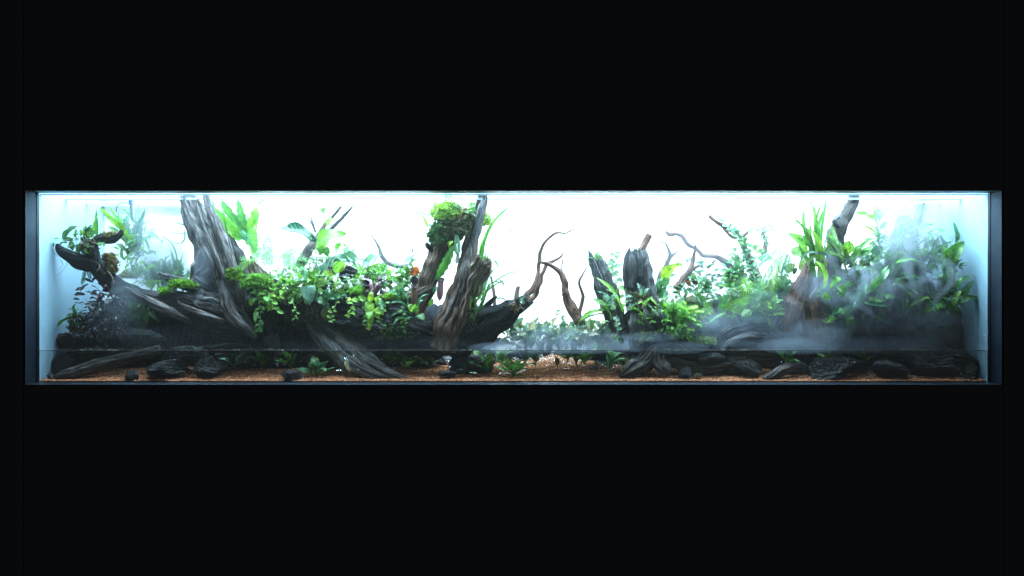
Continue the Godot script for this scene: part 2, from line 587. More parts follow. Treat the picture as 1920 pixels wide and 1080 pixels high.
# leaves filling an egg-shaped crown, with a few stems from its foot
func bush(o: Node3D, kind: String, m: Variant, x: float, y: float, rx: float, ry: float, t: float, rt: float, n: int, length: float, ratio: float, droop := 0.0, stems := 5) -> void:
	var foot := P(x, y + ry * 0.95, t)
	for i in stems:
		var a := rng.randf_range(-1.0, 1.0)
		var top := P(x + rx * a * 0.7, y - ry * 0.5 * (1.0 - a * a * 0.6), clampf(t + rt * rng.randf_range(-0.6, 0.6), 0.015, DEPTH - 0.012))
		part("stem", cord([foot + Vector3(a * 0.008, 0, 0), foot.lerp(top, 0.5) + Vector3(a * 0.01, 0.005, 0), top], 0.0011, 0.0007), M.stem, o)
	for i in n:
		var d := Vector3(rng.randfn(), rng.randfn(), rng.randfn()).normalized() * pow(rng.randf(), 0.45)
		var tt := clampf(t - d.z * rt, 0.014, DEPTH - 0.014)
		var a := P(x + d.x * rx, y - d.y * ry, tt)
		var out := Vector3(d.x + rng.randf_range(-0.6, 0.6), d.y * 0.6 + rng.randf_range(-0.5, 0.5) - droop, d.z * 0.6 + rng.randf_range(-0.3, 0.6)).normalized()
		var l := length * S(t) * rng.randf_range(0.65, 1.15)
		var b := a + out * l
		b.z = clampf(b.z, -(GLASS + DEPTH - 0.01), -(GLASS + 0.012))
		blade(o, kind, m, a, b, l * ratio, Vector3(rng.randf_range(-0.5, 0.5), 1.0, rng.randf_range(0.2, 1.0)))

# a creeping or hanging stem through [x, y, t] with leaves set along it
func vine(o: Node3D, kind: String, m: Variant, path: Array, step: float, length: float, ratio: float, spread := 1.0, stem_mat: Material = null, hang := 0.0) -> void:
	var c := []
	var total := 0.0
	for q in path:
		c.append(P(q[0], q[1], q[2]))
		if c.size() > 1: total += c[-1].distance_to(c[-2])
	part("stem", cord(c, 0.0012, 0.0008), stem_mat if stem_mat else M.stem, o)
	var n := maxi(2, int(total / (step * S(path[0][2]))))
	for i in n:
		var a: Vector3 = spline(c, (i + 0.5) / n * (c.size() - 1.0))
		var s := -1.0 if i % 2 else 1.0
		var l := length * S(path[0][2]) * rng.randf_range(0.75, 1.15)
		var d := Vector3(s * rng.randf_range(0.4, 1.0) * spread, rng.randf_range(-0.4, 0.7) - hang, rng.randf_range(0.0, 0.6)).normalized()
		blade(o, kind, m, a, a + d * l, l * ratio, Vector3(rng.randf_range(-0.4, 0.4), 0.7, 0.9))

# growth nobody could count: short sprigs over an egg-shaped patch
func moss(called: String, label: String, x: float, y: float, t: float, rx: float, ry: float, rt: float, n: int, size: float, cols: Array, shag := 0.5, parent: Node3D = null) -> void:
	rng.seed = hash(label)
	var mm := MultiMesh.new()
	mm.transform_format = MultiMesh.TRANSFORM_3D
	mm.use_colors = true
	mm.mesh = K.sprig
	mm.instance_count = n
	var c := P(x, y, t)
	for i in n:
		var d := Vector3(rng.randfn(), rng.randfn(), rng.randfn()).normalized()
		if d.y < -0.5: d.y *= 0.4
		var p := Vector3(d.x * rx * S(t), d.y * ry * S(t), d.z * rt) * (0.72 + 0.3 * rng.randf() + 0.5 * nz.get_noise_3d(d.x * 2.6 + x, d.y * 2.6, d.z * 2.6))
		var up := (d + Vector3(rng.randfn(), rng.randfn(), rng.randfn()) * shag + Vector3(0, 0.35, 0)).normalized()
		var side := up.cross(Vector3(rng.randfn(), rng.randfn(), rng.randfn())).normalized()
		var k := size * S(t) * rng.randf_range(0.6, 1.3)
		mm.set_instance_transform(i, Transform3D(Basis(side * k, up * k, side.cross(up) * k), p))
		var col: Color = pick(cols)
		mm.set_instance_color(i, col * rng.randf_range(0.7, 1.25))
	var o := MultiMeshInstance3D.new()
	o.name = numbered(called)
	o.multimesh = mm
	o.material_override = M.mossy
	add_child(o)
	o.position = c
	tag(o, label, "moss", "", "stuff")

func wood(called: String, label: String, m: Material, limbs: Array, group := "") -> Node3D:
	var q: Array = limbs[0][1][limbs[0][1].size() - 1]
	var lowest: Array = limbs[0][1][0]
	if lowest[1] < q[1]: lowest = q
	var o := thing(called, label, "driftwood", P(lowest[0], lowest[1], lowest[2]), group)
	for l in limbs:
		part(l[0], limb(l[1], l[2] if l.size() > 2 else {}), l[3] if l.size() > 3 else m, o)
	return o

func rock(label: String, x: float, y: float, t: float, rx: float, ry: float, rz: float, k: int, turn := 0.0, m: Material = null, tilt := 0.0, group := "dark rocks in the tank", called := "rock") -> void:
	var o := MeshInstance3D.new()
	o.name = numbered(called)
	o.mesh = rocks[k % rocks.size()]
	o.material_override = m if m else M.rock
	add_child(o)
	var b := Basis(Vector3(0, 0, 1), tilt) * Basis.from_scale(Vector3(rx * S(t), ry * S(t), rz)) * Basis(Vector3.UP, turn)
	o.transform = Transform3D(b, P(x, y, t))
	tag(o, label, "rock", group)

func roots(o: Node3D, list: Array, t: float, r := 0.0007, m: Material = null) -> void:
	for q in list:
		var p := []
		for i in range(0, q.size(), 2):
			p.append(P(q[i], q[i + 1], t - 0.004 * i))
		part("root", cord(p, r, r * 0.5, 4), m if m else M.root, o)

# ---------------------------------------------------------------- ground shapes
func gravel_y(x: float, t: float) -> float:
	return 1.1045 + 0.030 * t / 0.25 + 0.024 * exp(-pow((x - 0.17) / 0.26, 2.0)) * smoothstep(0.08, 0.3, t) + 0.004 * nz.get_noise_2d(x * 5.0, t * 8.0) * smoothstep(0.0, 0.08, t)

func bank_top(px: float) -> float:
	# photo height of the bank's crest against the back of the tank
	var p := [[60, 668], [125, 640], [165, 590], [215, 560], [300, 556], [430, 550], [520, 548], [640, 552], [740, 556], [830, 585], [900, 622], [950, 646], [1000, 650], [1085, 650], [1125, 622], [1180, 590], [1290, 572], [1400, 560], [1480, 545], [1560, 520], [1660, 500], [1730, 505], [1775, 560], [1800, 630], [1830, 668], [1900, 672]]
	for i in p.size() - 1:
		if px <= p[i + 1][0]:
			return lerpf(p[i][1], p[i + 1][1], clampf((px - p[i][0]) / float(p[i + 1][0] - p[i][0]), 0.0, 1.0))
	return 670.0

func bank_y(x: float, t: float) -> float:
	var px := 960.0 + x / S(0.33)
	var top := EYE + (540.0 - bank_top(px)) * S(0.33)
	var f := smoothstep(0.17 + 0.04 * nz.get_noise_1d(x * 4.0) + 0.06 * exp(-pow((x - 0.12) / 0.24, 2.0)), 0.34, t)
	var y := lerpf(gravel_y(x, t) - 0.012, top, f)
	return y + f * (0.022 * nz.get_noise_2d(x * 16.0, t * 16.0) + 0.010 * nz.get_noise_2d(x * 50.0, t * 50.0))

func sheet(f: Callable, x0: float, x1: float, t0: float, t1: float, nu: int, nv: int, uvs: float) -> ArrayMesh:
	var v := PackedVector3Array()
	var uv := PackedVector2Array()
	for j in nv + 1:
		for i in nu + 1:
			var x := lerpf(x0, x1, float(i) / nu)
			var t := lerpf(t0, t1, float(j) / nv)
			v.append(Vector3(x, f.call(x, t), -(GLASS + t)))
			uv.append(Vector2(x, t) * uvs)
	return arrays_mesh(v, uv, quads(nu, nv))

func sprig_mesh() -> ArrayMesh:
	var v := PackedVector3Array()
	var uv := PackedVector2Array()
	var idx := PackedInt32Array()
	for k in 5:
		var a := TAU * k / 5.0
		var d := Vector3(cos(a) * 0.55, 0.75, sin(a) * 0.55)
		var w := Vector3(-sin(a), 0, cos(a)) * 0.17
		var b := v.size()
		for p in [Vector3.ZERO, d * 0.55 + w, d * 1.0, d * 0.55 - w]:
			v.append(p)
			uv.append(Vector2(0.4, 0.4))
		idx.append_array(PackedInt32Array([b, b + 1, b + 2, b, b + 2, b + 3]))
	return arrays_mesh(v, uv, idx)

func wisp(o: Node3D, x: float, y: float, t: float, rx: float, ry: float, rt: float, density: float, turn := 0.0) -> void:
	var f := FogVolume.new()
	var n: int = names.get("wisps", 0)
	names["wisps"] = n + 1
	f.name = "wisp_%03d" % n
	f.shape = RenderingServer.FOG_VOLUME_SHAPE_ELLIPSOID
	f.size = Vector3(rx * S(t), ry * S(t), rt) * 2.0
	var k := int(roundf(density * 10.0))
	if not M.has("fog%d" % k):
		var m := FogMaterial.new()
		m.albedo = lin(.63, .80, 1.0)
		m.density = k / 10.0
		M["fog%d" % k] = m
	f.material = M["fog%d" % k]
	o.add_child(f)
	f.transform = Transform3D(Basis(Vector3(0, 0, 1), turn), P(x, y, t) - o.position)

# a light panel facing down: t0 to t1 is its reach from the glass to the rear, high its height over the lid
func lamp(label: String, group: String, x0: float, x1: float, t0: float, t1: float, high: float, power: float, glow: Material) -> void:
	var a := (x0 - 960.0) * S(0.06)
	var b := (x1 - 960.0) * S(0.06)
	var y := TOP + high
	var o := thing("led_light_panel", label, "light", Vector3((a + b) / 2.0, y, -GLASS - (t0 + t1) / 2.0), group)
	boxpart("light_housing", Vector3(a, y + 0.002, -GLASS - t1), Vector3(b, y + 0.014, -GLASS - t0), M.rail, o)
	boxpart("light_diffuser", Vector3(a + 0.004, y - 0.004, -GLASS - t1 + 0.004), Vector3(b - 0.004, y + 0.0018, -GLASS - t0 - 0.004), glow, o)
	var l := AreaLight3D.new()
	l.name = "panel_glow"
	l.area_size = Vector2(b - a - 0.01, t1 - t0 - 0.01)
	l.area_normalize_energy = false
	l.light_energy = power
	l.light_color = Color(0.80, 0.935, 1.0)
	l.shadow_enabled = true
	l.area_range = 6.0
	o.add_child(l)
	l.rotation_degrees.x = -90
	l.position = Vector3(0, -0.0055, 0)

func emblem(o: Node3D) -> void:
	# three linked outline letterforms on the glass
	for q in [[1804.5, 0], [1814.0, 1], [1823.5, 2]]:
		var c := P(q[0], 711.0, 0.0)
		var r := 4.6 * S(0)
		var pts := []
		if q[1] == 1:
			for k in 9:
				var a := PI * 2.0 * k / 8.0 + PI / 2
				pts.append(c + Vector3(cos(a) * r * 0.95, sin(a) * r * 0.62 - r * 0.18, 0.006))
		else:
			pts.append(c + Vector3(-r if q[1] == 0 else r, -r * 0.8, 0.006))
			for k in 7:
				var a := PI - PI * k / 6.0
				if q[1] == 2: a = PI * k / 6.0
				pts.append(c + Vector3(cos(a) * r, sin(a) * r * 0.95 - r * 0.05, 0.006))
			pts.append(c + Vector3(r if q[1] == 0 else -r, -r * 0.8, 0.006))
		part("letter", cord(pts, 0.0011, 0.0011, 6), M.print, o)

func build_setting() -> void:
	# the black wall: four panels with fine joints
	M.wall = mat(lin(.03, .031, .034), 0.85, noise_tex(0.06, 31, [Color(.82, .82, .82), Color(1, 1, 1)], 4))
	M.wall.uv1_triplanar = true
	M.wall.uv1_scale = Vector3(3, 3, 3)
	M.gap = mat(lin(.004, .004, .004), 0.9)
	var w := Node3D.new()
	w.name = "wall"
	add_child(w)
	tag(w, "matt black wall of large flat panels round the lit tank", "wall", "", "structure")
	boxpart("panel", Vector3(LEFT - 0.0035, TOP, -0.018), Vector3(RIGHT + 0.0035, 2.9, 0), M.wall, w)
	boxpart("panel", Vector3(LEFT - 0.0035, 0.0, -0.018), Vector3(RIGHT + 0.0035, BOTTOM, 0), M.wall, w)
	boxpart("panel", Vector3(-3.2, 0.0, -0.018), Vector3(LEFT - 0.0065, 2.9, 0), M.wall, w)
	boxpart("panel", Vector3(RIGHT + 0.0065, 0.0, -0.018), Vector3(3.2, 2.9, 0), M.wall, w)
	boxpart("joint_strip", Vector3(LEFT - 0.03, 0.0, -0.030), Vector3(LEFT - 0.0125, 2.9, -0.0185), M.gap, w)
	boxpart("joint_strip", Vector3(RIGHT + 0.0125, 0.0, -0.030), Vector3(RIGHT + 0.03, 2.9, -0.0185), M.gap, w)
	# the frame that lines the opening
	M.frame = mat(lin(.026, .040, .062), 0.45)
	M.frame.metallic = 0.3
	M.frame.heightmap_enabled = true
	M.frame.heightmap_texture = M.grain_height
	M.frame.heightmap_scale = 0.01
	M.seal = mat(lin(.02, .025, .035), 0.4)
	var f := thing("tank_frame", "blue grey metal frame lining the opening in the black wall", "frame", Vector3(0, BOTTOM, 0))
	boxpart("jamb", Vector3(LEFT - 0.0034, BOTTOM - 0.003, -0.058), Vector3(LEFT, TOP + 0.003, -0.0182), M.frame, f)
	boxpart("jamb", Vector3(RIGHT, BOTTOM - 0.003, -0.058), Vector3(RIGHT + 0.0034, TOP + 0.003, -0.0182), M.frame, f)
	boxpart("jamb_facing", Vector3(LEFT - 0.0012, BOTTOM, -0.0182), Vector3(LEFT + 0.0006, TOP, -0.0004), M.frame, f)
	boxpart("jamb_facing", Vector3(RIGHT - 0.0006, BOTTOM, -0.0182), Vector3(RIGHT + 0.0012, TOP, -0.0004), M.frame, f)
	boxpart("head", Vector3(LEFT, TOP, -0.0715), Vector3(RIGHT, TOP + 0.003, -0.0182), M.frame, f)
	boxpart("sill", Vector3(LEFT, BOTTOM - 0.003, -0.0715), Vector3(RIGHT, BOTTOM + 0.0008, -0.0004), M.frame, f)
	boxpart("seal", Vector3(LEFT - 0.003, BOTTOM + 0.001, -0.0712), Vector3(LEFT + 0.0016, TOP - 0.0005, -0.058), M.seal, f)
	boxpart("seal", Vector3(RIGHT - 0.0016, BOTTOM + 0.001, -0.0712), Vector3(RIGHT + 0.003, TOP - 0.0005, -0.058), M.seal, f)
	# the tank
	var zf := -GLASS
	var zb := -GLASS - DEPTH
	M.side = mat(lin(.17, .275, .345), 0.5)
	M.lid = mat(lin(.80, .86, .9), 0.35)
	M.plate = mat(lin(.30, .42, .50), 0.4)
	M.hood = mat(lin(.24, .34, .40), 0.6)
	M.rail = mat(lin(.34, .44, .52), 0.3)
	M.rail.metallic = 0.2
	M.under = mat(lin(.05, .055, .06), 0.6)
	M.glass = mat(Color(0.9, 1, 0.97, 0.04), 0.0)
	M.glass.transparency = BaseMaterial3D.TRANSPARENCY_ALPHA
	M.print = mat(lin(.35, .37, .38), 0.5)
	var k := thing("terrarium_tank", "long glass terrarium tank set in the black wall", "terrarium", Vector3(0, BOTTOM, zf))
	boxpart("front_glass", Vector3(LEFT + 0.0016, BOTTOM, zf - 0.004), Vector3(RIGHT - 0.0016, TOP, zf), M.glass, k)
	boxpart("side_wall", Vector3(LEFT - 0.01, BOTTOM - 0.01, zb), Vector3(LEFT, TOP + 0.01, zf), M.side, k)
	boxpart("side_wall", Vector3(RIGHT, BOTTOM - 0.01, zb), Vector3(RIGHT + 0.01, TOP + 0.01, zf), M.side, k)
	boxpart("floor_plate", Vector3(LEFT, BOTTOM - 0.012, zb), Vector3(RIGHT, BOTTOM, zf - 0.0045), M.under, k)
	boxpart("back_plate", Vector3(LEFT, BOTTOM, zb - 0.004), Vector3(RIGHT, WATER - 0.003, zb + 0.001), M.under, k)
	boxpart("lid_glass", Vector3(LEFT + 0.0005, TOP, zb + 0.0005), Vector3(RIGHT - 0.0005, TOP + 0.005, zf - 0.0045), M.glass, k)
	for q in [[0.006, 0.016, 0.0045], [0.150, 0.160, 0.004], [0.278, 0.286, 0.005]]:
		boxpart("lid_rail", Vector3(LEFT + 0.001, TOP - q[2], zf - q[1]), Vector3(RIGHT - 0.001, TOP - 0.0004, zf - q[0]), M.rail, k)
	boxpart("lid_plate", Vector3(LEFT + 0.001, TOP - 0.003, zb + 0.002), Vector3(RIGHT - 0.001, TOP - 0.0004, zf - 0.375), M.plate, k)
	var hood := thing("light_hood", "white hood closing the tank above its glass lid", "hood", Vector3(0, TOP, zf))
	boxpart("rear_wall", Vector3(LEFT - 0.01, TOP + 0.0055, zb - 0.008), Vector3(RIGHT + 0.01, TOP + 0.30, zb), M.hood, hood)
	boxpart("front_wall", Vector3(LEFT - 0.01, TOP + 0.0055, zf), Vector3(RIGHT + 0.01, TOP + 0.30, zf + 0.008), M.hood, hood)
	boxpart("end_wall", Vector3(LEFT - 0.01, TOP + 0.0105, zb), Vector3(LEFT, TOP + 0.30, zf), M.hood, hood)
	boxpart("end_wall", Vector3(RIGHT, TOP + 0.0105, zb), Vector3(RIGHT + 0.01, TOP + 0.30, zf), M.hood, hood)
	boxpart("top_plate", Vector3(LEFT - 0.01, TOP + 0.3005, zb), Vector3(RIGHT + 0.01, TOP + 0.31, zf), M.hood, hood)
	emblem(k)
	M.lamp = mat(Color.WHITE, 0.5)
	M.lamp.emission_enabled = true
	M.lamp.emission = Color(0.93, 0.98, 1.0)
	M.lamp.emission_energy_multiplier = 1.6
	M.white = mat(lin(.24, .33, .38), 0.6)
	M.white.emission_enabled = true
	M.white.emission = Color(0.84, 0.96, 1.0)
	M.white.emission_energy_multiplier = 0.7  # weak glow put on the end sheets paints the backlight fading sideways
	M.backlit = mat(lin(.8, .8, .8), 0.6)
	M.backlit.emission_enabled = true
	M.backlit.emission = Color(0.93, 0.985, 1.0)
	M.backlit.emission_energy_multiplier = BACK_GLOW
	var bk := thing("back_light_panel", "glowing white backlight sheet closing the rear of the tank", "light", Vector3(0, WATER, zb))
	var sx0 := (352.0 - 960.0) * S(DEPTH)
	var sx1 := (1640.0 - 960.0) * S(DEPTH)
	boxpart("light_sheet", Vector3(sx0, WATER - 0.002, zb - 0.006), Vector3(sx1, TOP - 0.0006, zb), M.backlit, bk)
	boxpart("faded_light_sheet_end", Vector3(LEFT, WATER - 0.002, zb - 0.006), Vector3(sx0 - 0.0005, TOP - 0.0006, zb), M.white, bk)
	boxpart("faded_light_sheet_end", Vector3(sx1 + 0.0005, WATER - 0.002, zb - 0.006), Vector3(RIGHT, TOP - 0.0006, zb), M.white, bk)
	var l := AreaLight3D.new()
	l.name = "sheet_glow"
	l.area_size = Vector2(RIGHT - LEFT - 0.75, TOP - WATER - 0.06)
	l.area_normalize_energy = false
	l.light_energy = BACK_POWER
	l.light_color = Color(0.88, 0.97, 1.0)
	l.shadow_enabled = true
	l.area_range = 6.0
	bk.add_child(l)
	l.basis = Basis(Vector3.UP, PI)
	l.position = Vector3((LEFT + RIGHT) / 2.0, (TOP - WATER) / 2.0, 0.003)
	lamp("long slim light bar above the left half of the tank", "slim white light bars over the glass lid", 140, 662, 0.20, 0.24, 0.014, BAR_POWER, M.lamp)
	lamp("short slim light bar above the mossy forked trunk", "slim white light bars over the glass lid", 878, 1060, 0.20, 0.24, 0.014, BAR_POWER, M.lamp)
	lamp("longest slim light bar, above the right half of the tank", "slim white light bars over the glass lid", 1212, 1790, 0.20, 0.24, 0.014, BAR_POWER, M.lamp)
	lamp("wide light panel high in the hood over the left half", "wide added light panels out of view in the hood", 110, 900, 0.03, 0.36, 0.24, ADDED_LAMP_POWER, M.lamp)  # main light panel added out of view to even out the brightness
	lamp("wide light panel high in the hood over the right half", "wide added light panels out of view in the hood", 1000, 1810, 0.03, 0.36, 0.24, ADDED_LAMP_POWER, M.lamp)  # its unseen twin, likewise added for evener light from above
	# ground under water, water
	M.gravel = mat(Color.WHITE, 0.9, noise_tex(0.12, 41, [lin(.12, .05, .025), lin(.30, .13, .065), lin(.42, .2, .11), lin(.6, .35, .2)], 3))
	M.gravel.specular_mode = BaseMaterial3D.SPECULAR_DISABLED
	M.gravel.heightmap_enabled = true
	M.gravel.heightmap_texture = noise_tex(0.15, 42, [], 3)
	M.gravel.heightmap_scale = 0.35
	var g := part("gravel_bed", sheet(gravel_y, LEFT, RIGHT, 0.005, 0.40, 260, 40, 6.0), M.gravel, self)
	tag(g, "orange brown gravel bed along the foot of the tank", "gravel", "", "structure")
	M.soil = mat(Color.WHITE, 0.85, noise_tex(0.03, 43, [lin(.0015, .0015, .002), lin(.0035, .0035, .0045), lin(.008, .008, .009), lin(.02, .02, .02)], 5))
	M.soil.specular_mode = BaseMaterial3D.SPECULAR_DISABLED
	M.soil.heightmap_enabled = true
	M.soil.heightmap_texture = noise_tex(0.04, 44, [], 5)
	M.soil.heightmap_scale = 0.8
	var s := part("soil_bank", sheet(bank_y, LEFT, RIGHT, 0.10, DEPTH - 0.002, 420, 80, 3.0), M.soil, self)
	tag(s, "dark wet soil bank rising towards the back of the tank", "soil", "", "structure")
	M.water = mat(Color(0.95, 1.0, 1.0, 0.03), 0.03)
	M.water.transparency = BaseMaterial3D.TRANSPARENCY_ALPHA
	M.water.normal_enabled = true
	M.water.normal_texture = noise_tex(0.02, 45, [], 3)
	M.water.normal_texture.as_normal_map = true
	M.water.normal_texture.bump_strength = 4.0
	M.water.normal_scale = 0.35
	var wt := Node3D.new()
	wt.name = "water"
	add_child(wt)
	tag(wt, "still clear water filling the lower fifth of the tank", "water", "", "structure")
	part("water_surface", sheet(func(_x, _t): return WATER, LEFT + 0.0005, RIGHT - 0.0005, 0.0045, DEPTH - 0.002, 60, 10, 7.0), M.water, wt)
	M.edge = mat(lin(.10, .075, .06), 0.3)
	boxpart("painted_meniscus_reflection", Vector3(LEFT + 0.001, WATER - 0.0012, zf - 0.0062), Vector3(RIGHT - 0.001, WATER + 0.0004, zf - 0.0042), M.edge, wt)  # brown strip along the meniscus paints in the gravel mirrored under the water
	# loose grains on the bed
	rng.seed = 99
	var grain := rock_mesh(5, 1)
	var mm := MultiMesh.new()
	mm.transform_format = MultiMesh.TRANSFORM_3D
	mm.use_colors = true
	mm.mesh = grain
	mm.instance_count = 52000
	for i in mm.instance_count:
		var t := 0.0065 + 0.28 * pow(rng.randf(), 1.5)
		var x := rng.randf_range(LEFT + 0.003, RIGHT - 0.003)
		var r := rng.randf_range(0.0011, 0.0023)
		var b := Basis.from_euler(Vector3(rng.randf() * TAU, rng.randf() * TAU, 0)).scaled(Vector3(r, r * 0.8, r))
		mm.set_instance_transform(i, Transform3D(b, Vector3(x, gravel_y(x, t) + r * rng.randf_range(0.0, 0.7), -(GLASS + t))))
		var d := rng.randf()
		var c := Color(.50, .205, .10) if d < 0.6 else Color(.58, .31, .18) if d < 0.78 else Color(.11, .045, .03) if d < 0.98 else Color(.5, .36, .26)
		mm.set_instance_color(i, c * rng.randf_range(0.75, 1.25))
	var gr := MultiMeshInstance3D.new()
	gr.name = "gravel_grains"
	gr.multimesh = mm
	gr.material_override = M.grain
	add_child(gr)
	tag(gr, "loose orange brown gravel grains strewn over the bed", "gravel", "", "stuff")

# many small things of one kind over the bed or the water, as one mass
func scatter(called: String, label: String, cat: String, mesh: Mesh, m: Material, n: int, cols: Array, place: Callable) -> void:
	rng.seed = hash(label)
	var mm := MultiMesh.new()
	mm.transform_format = MultiMesh.TRANSFORM_3D
	mm.use_colors = true
	mm.mesh = mesh
	mm.instance_count = n
	for i in n:
		mm.set_instance_transform(i, place.call(i))
		var c: Color = pick(cols)
		mm.set_instance_color(i, c * rng.randf_range(0.7, 1.2))
	var o := MultiMeshInstance3D.new()
	o.name = numbered(called)
	o.multimesh = mm
	o.material_override = m
	add_child(o)
	tag(o, label, cat, "", "stuff")

func build_debris() -> void:
	M.litter = mat(Color.WHITE, 1.0)
	M.litter.vertex_color_use_as_albedo = true
	M.litter.specular_mode = BaseMaterial3D.SPECULAR_DISABLED
	scatter("leaf_litter", "brown and black scraps of leaf litter strewn over the gravel", "leaf litter", K.lance[2], M.litter, 420, [Color(.06, .035, .02), Color(.12, .07, .035), Color(.02, .017, .014), Color(.2, .16, .08)], func(_i):
		var t := 0.01 + 0.2 * rng.randf()
		var x := rng.randf_range(LEFT + 0.02, RIGHT - 0.02)
		var k := rng.randf_range(0.005, 0.013)
		return Transform3D(Basis.from_euler(Vector3(PI / 2 + rng.randfn() * 0.25, rng.randf() * TAU, rng.randfn() * 0.2)) * Basis.from_scale(Vector3(k * 0.4, k, k * 0.5)), Vector3(x, gravel_y(x, t) + 0.0022, -(GLASS + t))))
	var drop := SphereMesh.new()
	drop.radius = 1.0
	drop.height = 2.0
	drop.radial_segments = 8
	drop.rings = 5
	var foam := mat(Color.WHITE, 0.15)  # beads for bubbles, also painting in white highlights on the ripples
	foam.vertex_color_use_as_albedo = true
	scatter("bubbles_and_glints", "tiny pale bubbles and foam flecks floating along the waterline", "bubbles", drop, foam, 150, [Color(.16, .19, .21), Color(.10, .12, .14), Color(.3, .34, .36)], func(i):
		var c: float = [175.0, 215.0, 440.0, 520.0, 640.0, 880.0, 975.0, 1020.0, 1255.0, 1290.0, 1420.0, 1470.0, 1730.0][i % 13]
		var t := 0.008 + 0.13 * pow(rng.randf(), 1.6)
		var p := P(c + rng.randfn() * 20.0, 657, t)
		var k := rng.randf_range(0.0007, 0.0019)
		return Transform3D(Basis.from_scale(Vector3(k * rng.randf_range(1.0, 2.6), k * 0.6, k)), Vector3(clampf(p.x, LEFT + 0.01, RIGHT - 0.01), WATER + 0.0003, p.z)))

const BACK_GLOW := 1.3
const BACK_POWER := 0.35
const ADDED_LAMP_POWER := 19.0
const BAR_POWER := 3.0
const LEAF := 1.45

func _ready() -> void:
	var cam := Camera3D.new()
	cam.name = "camera"
	add_child(cam)
	cam.position = Vector3(0, EYE, CAM)
	cam.fov = rad_to_deg(2.0 * atan(540.0 * PX / CAM))
	cam.near = 0.05
	cam.far = 60.0
	cam.current = true
	var e := Environment.new()
	e.background_mode = Environment.BG_COLOR
	e.background_color = lin(.05, .055, .06)
	e.tonemap_mode = Environment.TONE_MAPPER_LINEAR
	e.tonemap_exposure = 1.0
	e.sdfgi_enabled = true
	e.ssao_enabled = true
	e.ssil_enabled = true
	e.volumetric_fog_enabled = true
	e.volumetric_fog_density = 0.0
	var we := WorldEnvironment.new()
	we.name = "world_environment"
	we.environment = e
	add_child(we)
	make_meshes()
	K.sprig = sprig_mesh()
	make_materials()
	build_setting()
	build_wood()
	build_rocks()
	build_plants_left()
	build_plants_middle()
	build_plants_right()
	build_water_plants()
	build_debris()
	build_mist()

